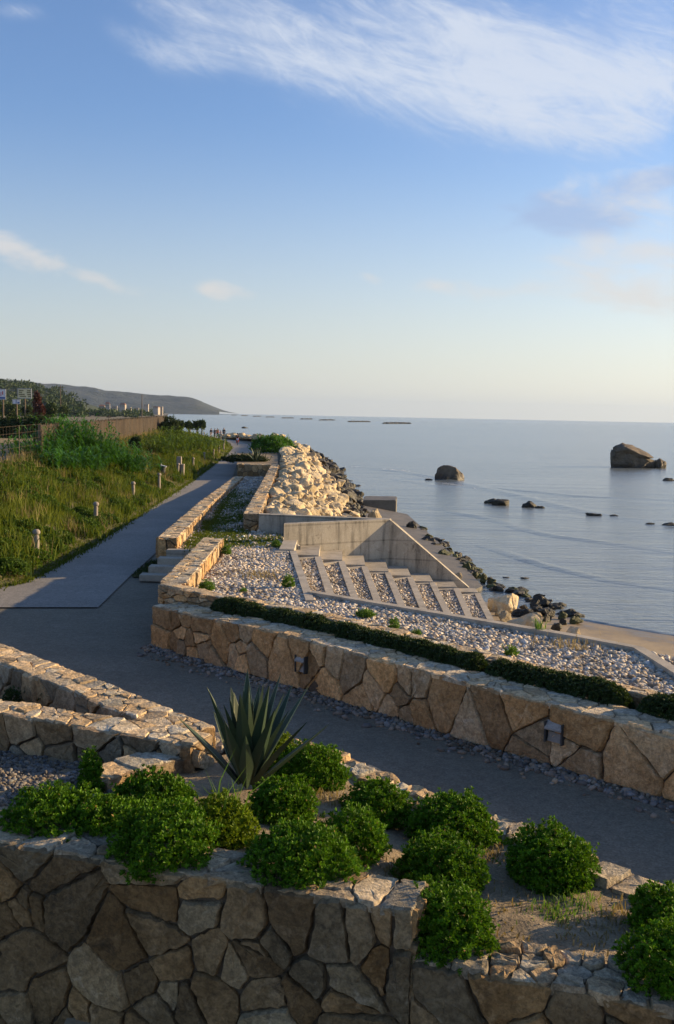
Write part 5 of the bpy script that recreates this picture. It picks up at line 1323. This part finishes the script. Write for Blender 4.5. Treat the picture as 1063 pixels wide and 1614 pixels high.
# ================================================================== PEOPLE
def skin_obj(name, verts, edges, rad, mat, parent, root=0, sub=2):
    me = D.meshes.new(name); me.from_pydata(verts, edges, []); me.update(); o = D.objects.new(name, me); me.materials.append(mat); finish(o, parent)
    mod = o.modifiers.new('skin', 'SKIN'); mod.use_smooth_shade = True
    for v, r in zip(me.skin_vertices[0].data, rad): v.radius = r if isinstance(r, tuple) else (r, r)
    me.skin_vertices[0].data[root].use_root = True
    s_ = o.modifiers.new('sub', 'SUBSURF'); s_.levels = sub; s_.render_levels = sub
    return o
def person(name, loc, rz, hgt, cloth, trousers, label, stride=.14, arm=.1, group=None, sit=None):
    e = empty(name, loc, label, 'person', group, rz); k = hgt / 1.72
    # joints, facing -Y: pelvis, spine, chest, neck, head base, head top
    if sit is None:
        J = dict(pel=(0, 0, .92), sp=(0, .0, 1.12), ch=(0, 0, 1.32), nk=(0, -.01, 1.47), hb=(0, -.02, 1.56), ht=(0, -.01, 1.66))
        for s_, sg in (('l', 1), ('r', -1)):
            st_ = stride * sg
            J.update({'hip' + s_: (.09 * sg, 0, .88), 'kn' + s_: (.095 * sg, -st_ * .7 - .02, .49), 'an' + s_: (.095 * sg, -st_ + .03, .09), 'to' + s_: (.105 * sg, -st_ - .14, .035),
                      'sh' + s_: (.175 * sg, 0, 1.40), 'el' + s_: (.225 * sg, st_ * .5 + .03, 1.12), 'wr' + s_: (.215 * sg, st_ * .9 - .08, .88), 'ha' + s_: (.21 * sg, st_ * .9 - .11, .80)})
    else:
        J = sit
    J = {a: Vector(b) * k for a, b in J.items()}
    names = list(J)
    def chain(ch): return [(names.index(a), names.index(b)) for a, b in zip(ch, ch[1:])]
    ed = chain(['pel', 'sp', 'ch', 'nk', 'hb', 'ht'])
    for s_ in 'lr': ed += chain(['pel', 'hip' + s_, 'kn' + s_, 'an' + s_, 'to' + s_]) + chain(['ch', 'sh' + s_, 'el' + s_, 'wr' + s_, 'ha' + s_])
    rr = dict(pel=(.13, .10), sp=(.12, .09), ch=(.14, .10), nk=.055, hb=.085, ht=.075)
    for s_ in 'lr': rr.update({'hip' + s_: .085, 'kn' + s_: .058, 'an' + s_: .038, 'to' + s_: .035, 'sh' + s_: .055, 'el' + s_: .042, 'wr' + s_: .03, 'ha' + s_: .034})
    skin_obj('body', [J[n] for n in names], ed, [tuple(np.array(rr[n]) * k) if isinstance(rr[n], tuple) else rr[n] * k for n in names], M['skin'], e)
    def garment(nm, chains, radii, mat):
        ns = list(dict.fromkeys(sum(chains, []))); ed_ = []
        for ch in chains: ed_ += [(ns.index(a), ns.index(b)) for a, b in zip(ch, ch[1:])]
        skin_obj(nm, [J[n] for n in ns], ed_, [tuple(np.array(radii[n]) * k) if isinstance(radii[n], tuple) else radii[n] * k for n in ns], mat, e)
    gr_ = dict(pel=(.155, .125), sp=(.145, .115), ch=(.165, .125), shl=.07, shr=.07, ell=.058, elr=.058, wrl=.048, wrr=.048)
    garment('jacket', [['pel', 'sp', 'ch'], ['ch', 'shl', 'ell', 'wrl'], ['ch', 'shr', 'elr', 'wrr']], gr_, M[cloth])
    tr_ = dict(pel=(.15, .12), hipl=.10, hipr=.10, knl=.075, knr=.075, anl=.06, anr=.06)
    garment('trousers', [['pel', 'hipl', 'knl', 'anl'], ['pel', 'hipr', 'knr', 'anr']], tr_, M[trousers])
    bm = bmesh.new(); bmesh.ops.create_icosphere(bm, subdivisions=2, radius=.10 * k, matrix=Matrix.Translation(J['ht'] + Vector((0, .022, -.005)) * k) @ Matrix.Diagonal((.92, 1.0, .95, 1)))
    from_bm('hair', bm, M['hair'], smooth=60, parent=e)
    bm = bmesh.new(); f0 = (J['hb'] + J['ht']) / 2; cyl(bm, f0 + Vector((0, -.085, 0)) * k, f0 + Vector((0, -.115, -.01)) * k, .018 * k, .006 * k, 6); from_bm('nose', bm, M['skin'], parent=e)
    return e
for (px, py, h, c_, t_, rz, lab, st_) in [(333, 690, 1.66, 'clothdark', 'clothtan', .2, 'person in a dark top and pale trousers, leftmost of the walking group', .16), (338.8, 690, 1.62, 'clothdark', 'clothdark', -.1, 'person in dark clothes walking left of the person in red', .12),
        (343, 690.5, 1.68, 'clothred', 'clothdark', .15, 'person in a bright red jacket in the walking group', .15), (348, 690.5, 1.35, 'clothtan', 'clothtan', 0, 'smaller person in pale clothes right of the person in red', .10), (353.2, 690.5, 1.78, 'clothdark', 'clothdark', .1, 'tall person in black standing at the right end of the group', .10)]:
    q = P(px, py, .0); person('person', q, rz, h, c_, t_, lab, st_)
q = P(374.5, 702, 0.0)
sitJ = dict(pel=(0, .18, .95), sp=(0, .10, 1.12), ch=(0, 0, 1.30), nk=(0, -.05, 1.43), hb=(0, -.08, 1.51), ht=(0, -.09, 1.60))
for s_, sg in (('l', 1), ('r', -1)):
    up_ = .12 if sg > 0 else 0
    sitJ.update({'hip' + s_: (.09 * sg, .15, .92), 'kn' + s_: (.11 * sg, -.20, .68 + up_), 'an' + s_: (.11 * sg, -.04, .30 + up_), 'to' + s_: (.11 * sg, -.17, .27 + up_), 'sh' + s_: (.17 * sg, 0, 1.36), 'el' + s_: (.22 * sg, -.20, 1.17), 'wr' + s_: (.22 * sg, -.42, 1.07), 'ha' + s_: (.22 * sg, -.47, 1.05)})
person('person', q, .12, 1.72, 'clothdark', 'clothred', 'cyclist in a dark top and red trousers riding toward us on the path', sit=sitJ)
b_ = empty('bicycle', q, 'bicycle ridden along the light path by the person in red trousers', 'bicycle', None, .12)
for y_ in (-.52, .50):
    wv_ = D.meshes.new('wheel'); bm = bmesh.new()
    n = 28
    for i in range(n):
        a = 2 * math.pi * i / n; a1 = 2 * math.pi * (i + 1) / n
        cyl(bm, (0, y_ + .31 * math.cos(a), .34 + .31 * math.sin(a)), (0, y_ + .31 * math.cos(a1), .34 + .31 * math.sin(a1)), .02, .02, 6)
        if i % 2 == 0: cyl(bm, (0, y_, .34), (0, y_ + .30 * math.cos(a), .34 + .30 * math.sin(a)), .004, .004, 4)
    from_bm('wheel', bm, M['rubber'], parent=b_)
bm = bmesh.new()
for a, b in [((0, -.52, .34), (0, -.38, .86)), ((0, -.38, .86), (0, .12, .80)), ((0, -.36, .78), (0, .02, .32)), ((0, .02, .32), (0, .14, .88)), ((0, .02, .32), (0, .50, .34)), ((0, .50, .34), (0, .13, .78))]: cyl(bm, a, b, .02, .02, 8)
from_bm('frame', bm, M['galv'], parent=b_)
bm = bmesh.new(); cyl(bm, (0, -.38, .86), (0, -.42, 1.02), .016, .016); cyl(bm, (-.27, -.46, 1.02), (.27, -.46, 1.02), .014, .014); from_bm('handlebar', bm, M['metal'], parent=b_)
bm = bmesh.new(); box(bm, (0, .17, .89), (.14, .26, .05)); from_bm('saddle', bm, M['rubber'], parent=b_)
bm = bmesh.new(); cyl(bm, (-.16, .02, .30), (.16, .02, .30), .012, .012); box(bm, (-.14, .0, .28), (.09, .10, .02)); box(bm, (.14, .0, .40), (.09, .10, .02)); cyl(bm, (.10, .02, .30), (.10, .0, .40), .012, .012); from_bm('pedal', bm, M['metal'], parent=b_)
bm = bmesh.new(); box(bm, (0, -.62, .86), (.30, .22, .22)); from_bm('basket', bm, M['signwhite'], parent=b_)

# ================================================================== FAR LAND
def ridge_hill(name, top, Dr, Df, zf, mat, seed, amp, behind=1.5, **kw):
    xs = np.arange(top[0][0], top[-1][0] + 1, 6.0); V, Fc = [], []; rows = 22
    for px in xs:
        py = np.interp(px, [t_[0] for t_ in top], [t_[1] for t_ in top]); hp = PD(px, py, Dr)
        for r in range(rows + 6):
            f = r / (rows - 1)
            if f <= 1:
                Y = lerp(Df, Dr, f); X = hp.x * lerp(Df / Dr, 1, f) ; z = zf + (hp.z - zf) * (math.sin(f * math.pi / 2) ** 1.2)
                z += amp * math.sin(f * math.pi) * mn.fractal(Vector((X / (Dr * .05), Y / (Dr * .05), seed)), 1, 2.1, 4) + amp * .35 * f * mn.noise(Vector((X / (Dr * .012), Y / (Dr * .02), seed + 5)))
            else:
                Y = Dr * (1 + (f - 1) * behind); X = hp.x * (1 + (f - 1) * .6); z = zf + (hp.z - zf) * max(0, 1 - (f - 1) * 2.4)
            V.append((X, Y, max(zf - 2, z)))
    n_ = rows + 6
    for i in range(len(xs) - 1):
        for j in range(n_ - 1): k = i * n_ + j; Fc.append((k, k + 1, k + 1 + n_, k + n_))
    return mk(name, np.array(V), np.array(Fc), mat, smooth=True, kind='structure', **kw), V
ridge_hill('headland', [(-500, 590), (-200, 596), (0, 599), (40, 602), (100, 606), (130, 610), (150, 611), (166, 616), (200, 619), (240, 623), (262, 624), (302, 626.5), (316, 632), (330, 641), (342, 647), (350, 650.8)], 4200, 3500, SEA_Z, M['headland'], 3, 16)
nh, nhV = ridge_hill('near_hill', [(-700, 566), (-300, 582), (-100, 598), (0, 607), (30, 609), (52, 613), (75, 617), (96, 626), (112, 634), (122, 646)], 1000, 520, .8, M['hill'], 8, 5)
# woods on the near hill and round the town, read as one mass
rg2 = np.random.default_rng(70); pts = []; nv = np.array(nhV)
vis = nv[(nv[:, 1] < 1010) & (nv[:, 2] > .5)]
for k in rg2.integers(0, len(vis), 1500):
    c = vis[k] + rg2.normal(0, 3, 3) * (1, 3, 0); m_ = 16; d = rg2.normal(0, 1, (m_, 3)); d /= np.linalg.norm(d, axis=1, keepdims=True); d[:, 2] = np.abs(d[:, 2])
    pts.append(c + d * rg2.uniform(2.0, 4.2))
Vt, Ft, Tt = cloud_leaves(np.concatenate(pts), 2.2, rg2); mk('hill_woods', Vt, Ft, M['tree'], tint=Tt, kind='stuff')
pts = []
for k in range(360):
    px = rg2.uniform(78, 262); dd = rg2.uniform(1350, 2600); base = PD(px, 650, dd); base.z = .8
    if px > 250 and dd < 1500: continue
    if base.x > np.interp(dd, [430, 880, 1650, 3300], [-97, -160, -300, -575]): continue
    m_ = 16; d = rg2.normal(0, 1, (m_, 3)); d /= np.linalg.norm(d, axis=1, keepdims=True); d[:, 2] = np.abs(d[:, 2]) * 1.2; pts.append(np.array(base) + d * rg2.uniform(2.5, 5.0) * dd / 1300)
for k in range(130):
    px = rg2.uniform(70, 262); dd = rg2.uniform(560, 980); base = PD(px, 650, dd); base.z = .6
    if base.x > np.interp(dd, [430, 880, 1650], [-99, -162, -300]): continue
    m_ = 16; d = rg2.normal(0, 1, (m_, 3)); d /= np.linalg.norm(d, axis=1, keepdims=True); d[:, 2] = np.abs(d[:, 2]) * 1.1; pts.append(np.array(base) + d * rg2.uniform(1.5, 4.2))
Vt, Ft, Tt = cloud_leaves(np.concatenate(pts), 2.2, rg2); mk('town_woods', Vt, Ft, M['tree'], tint=Tt, kind='stuff')
# houses of the far town
HS = [(161, 644, 9, 8, 1000, 1, 'cream far house left of the brown roofed tall one'), (170, 643, 7, 12, 1250, 1, 'tall pale far house with a lit side, left part of the town'), (181, 645, 8, 7, 1150, 0, 'low white far building below the tall pale house'), (194, 643, 9, 10, 1230, 1, 'broad cream far house in the middle of the town'),
      (204, 646, 6, 5, 1300, 0, 'small white far building at the waterfront'), (231, 643, 7, 8, 1250, 0, 'square grey far block right of the middle'), (247, 645, 9, 6, 1280, 1, 'long low pale far house at the right end of the town'), (255, 645, 4, 5, 1290, 0, 'slim white far tower at the right end of the town'),
      (104, 649, 8, 5, 900, 1, 'low far house at the left of the town'), (125, 648, 7, 5, 1000, 0, 'small flat far house left of the town'), (153, 617, 7, 2.4, 3950, 0, 'tiny pale house high on the headland ridge'), (215, 646, 8, 4, 1240, 0, 'low far building right of the waterfront one'), (142, 646, 6, 6, 1150, 1, 'small pale far house between trees left of the tall one')]
for k, (px, py, wpx, hpx, dd, roof, lab) in enumerate(HS):
    q = PD(px, py, dd); u_ = dd / F_PX; e = empty('house', (q.x, q.y, q.z), lab, 'house', 'houses of the far town', rnd.uniform(-.3, .3))
    w_, h_ = wpx * u_, hpx * u_ * (.50 if roof else .68)
    zb = -(q.z + 1) if dd < 3000 else -6
    bm = bmesh.new(); box(bm, (0, 0, (h_ + min(zb, -.5)) / 2), (w_, w_ * .8, h_ - min(zb, -.5))); from_bm('wall', bm, M['plaster'], parent=e)
    bm = bmesh.new()
    if roof:
        hh_ = hpx * u_ * .28; a = [(-w_ * .55, -w_ * .45, h_), (w_ * .55, -w_ * .45, h_), (w_ * .55, w_ * .45, h_), (-w_ * .55, w_ * .45, h_)]
        vs = [bm.verts.new(v) for v in a] + [bm.verts.new((-w_ * .3, 0, h_ + hh_)), bm.verts.new((w_ * .3, 0, h_ + hh_))]
        for f in ((0, 1, 5, 4), (1, 2, 5), (2, 3, 4, 5), (3, 0, 4), (3, 2, 1, 0)): bm.faces.new([vs[i] for i in f])
    else: box(bm, (0, 0, h_ + .15), (w_ * 1.05, w_ * .85, .5))
    from_bm('roof', bm, M['tile'] if roof else M['concrete'], parent=e)
    for i in range(3):
        bm = bmesh.new(); box(bm, ((i - 1) * w_ * .3, -w_ * .4 - .02, h_ * .6), (w_ * .13, .1, h_ * .22)); from_bm('window', bm, M['glassdark'], parent=e)
# utility poles in the field
for k, (px, yt, yb, dd, lab) in enumerate([(96, 607, 662, 210, 'tall thin pole near the dark hedgerow'), (224, 622, 652, 420, 'thin far pole behind the brown fence, the right one'), (172, 655, 690, 120, 'short thin pole just behind the brown fence')]):
    a, b = PD(px, yt, dd), PD(px, yb, dd); e = empty('utility_pole', b, lab, 'pole', 'utility poles in the field')
    hh_ = a.z - b.z; bm = bmesh.new(); cyl(bm, (0, 0, -2), (0, 0, hh_), .10 * dd / 210, .07 * dd / 210, 8); from_bm('shaft', bm, M['wood'], parent=e)
    bm = bmesh.new(); box(bm, (0, 0, hh_ * .93), (1.4 * dd / 300, .1, .1)); from_bm('crossarm', bm, M['wood'], parent=e)
# billboards
def billboard(x0, x1, y0, y1, yb, dd, mat, label, posts=1):
    a, b = PD(x0, y0, dd), PD(x1, y1, dd); g = PD((x0 + x1) / 2, yb, dd); e = empty('billboard', g, label, 'sign')
    cx_ = (a.x + b.x) / 2 - g.x; w_ = b.x - a.x; zt, zb = a.z - g.z, b.z - g.z
    bm = bmesh.new(); box(bm, (cx_, 0, (zt + zb) / 2), (w_, .12, zt - zb)); from_bm('panel', bm, M[mat], parent=e)
    bm = bmesh.new()
    for c, sz in (((cx_, -.07, zt), (w_ + .1, .08, .08)), ((cx_, -.07, zb), (w_ + .1, .08, .08)), ((cx_ - w_ / 2, -.07, (zt + zb) / 2), (.08, .08, zt - zb - .09)), ((cx_ + w_ / 2, -.07, (zt + zb) / 2), (.08, .08, zt - zb - .09))): box(bm, c, sz)
    from_bm('frame', bm, M['galv'], parent=e)
    for k in range(posts):
        bm = bmesh.new(); xx = cx_ + (0 if posts == 1 else (k - .5) * w_ * .6); cyl(bm, (xx, .12, -3), (xx, .12, zb + .3), .12, .12, 8); from_bm('post', bm, M['wood'], parent=e)
    return e, cx_, w_, zt, zb
e, cx_, w_, zt, zb = billboard(28.5, 50, 612.5, 628, 652, 150, 'signyellow', 'cream billboard with rows of dark lettering on a single post')
bm = bmesh.new(); rd2 = random.Random(9)
for r_i, fz in enumerate((.80, .62, .40, .20)):
    for (fa, fb) in (((-.42, -.10), (.18, .44)), ((-.42, -.20), (.16, .42)), ((-.44, -.02), (.2, .42)), ((-.36, .06), (.24, .42)))[r_i]:
        x = fa
        while x < fb:
            wl = rd2.uniform(.035, .07); box(bm, (cx_ + (x + wl / 2) * w_, -.065, lerp(zb, zt, fz)), (wl * w_ * .8, .012, (zt - zb) * rd2.uniform(.09, .13))); x += wl
from_bm('lettering', bm, M['signtext'], parent=e)
e, cx_, w_, zt, zb = billboard(-14, 9.5, 613, 629.5, 652, 150, 'signwhite', 'pale blue white billboard cut by the left picture edge', 2)
bm = bmesh.new(); box(bm, (cx_, -.065, lerp(zb, zt, .14)), (w_ * .94, .012, (zt - zb) * .18)); from_bm('blue_band', bm, M['signblue'], parent=e)
bm = bmesh.new(); box(bm, (cx_ + w_ * .30, -.065, lerp(zb, zt, .62)), (w_ * .07, .012, (zt - zb) * .34)); box(bm, (cx_ + w_ * .18, -.065, lerp(zb, zt, .5)), (w_ * .05, .012, (zt - zb) * .4)); from_bm('red_marks', bm, M['signred'], parent=e)
e, cx_, w_, zt, zb = billboard(20.5, 32, 629.5, 636.5, 652, 140, 'signwhite', 'small white and blue sign below the cream billboard')
bm = bmesh.new(); box(bm, (cx_ - w_ * .02, -.065, (zt + zb) / 2), (w_ * .10, .012, (zt - zb) * .9)); box(bm, (cx_ + w_ * .3, -.065, lerp(zb, zt, .25)), (w_ * .3, .012, (zt - zb) * .3)); from_bm('blue_marks', bm, M['signblue'], parent=e)
# field hedgerow and trees
def fz_at(y): return fence_at(min(185, y))[1]
for k, (px, py, dd, wpx, hpx, mt, lab) in enumerate([(-12, 684, 74, 60, 30, 'tree', 'dark hedgerow bush at the left picture edge behind the wire fence'), (28, 688, 74, 55, 30, 'tree', 'dark hedgerow bush below the cream billboard'), (66, 688, 74, 52, 30, 'tree', 'dark hedgerow bush below the russet tree'), (92, 684, 76, 30, 26, 'cane', 'bright green bush at the right end of the hedgerow')]):
    q = PD(px, py, dd); q.z = 2.1; u_ = dd / F_PX; bush('hedgerow_bush', q, wpx * u_ / 2 * 1.1, 1.0, hpx * u_ * 1.02, M[mt], 700 + k, lab, cat='bush', leaf=.16, per=5, dens=.8, group='hedgerow bushes behind the fence')
for k, (px, yb, yt, dd, wpx, mt, lab) in enumerate([(62, 652, 634, 150, 16, 'redleaf', 'russet red tree right of the cream billboard'), (59, 640, 619, 170, 9, 'redleaf', 'slim russet tree top behind the rounder russet tree'), (80, 656, 634, 170, 26, 'tree', 'dark tree right of the russet trees'), (18, 654, 636, 165, 30, 'tree', 'dark tree behind the small white and blue sign'), (100, 660, 640, 190, 18, 'tree', 'dark tree beside the tall thin pole'), (45, 654, 640, 175, 22, 'tree', 'dark tree behind the post of the cream billboard'), (-6, 655, 632, 170, 26, 'tree', 'dark tree under the billboard at the left edge')]):
    q = PD(px, yb, dd); u_ = dd / F_PX; hh_ = (yb - yt) * u_; q.z = min(q.z, 2.2) ; top = PD(px, yt, dd).z; H_ = top - q.z
    tree('field_tree', q, wpx * u_ / 2, H_ * .8, H_ * .25, M[mt], 720 + k, lab, leaf=.45, n=420)

# ================================================================== HAZE
hm = D.materials.new('haze'); hm.use_nodes = True; t = NT(hm.node_tree); t.n.clear()
pv = t.new('ShaderNodeVolumePrincipled'); pv.inputs['Color'].default_value = (.50, .65, .90, 1); pv.inputs['Density'].default_value = 6.5e-5; pv.inputs['Anisotropy'].default_value = .2
ho = t.new('ShaderNodeOutputMaterial'); t.l.new(pv.outputs[0], ho.inputs['Volume'])
bm = bmesh.new(); box(bm, (0, 5900, (-4 + 190) / 2), (18400, 12800, 194))
from_bm('haze', bm, hm, kind='stuff')
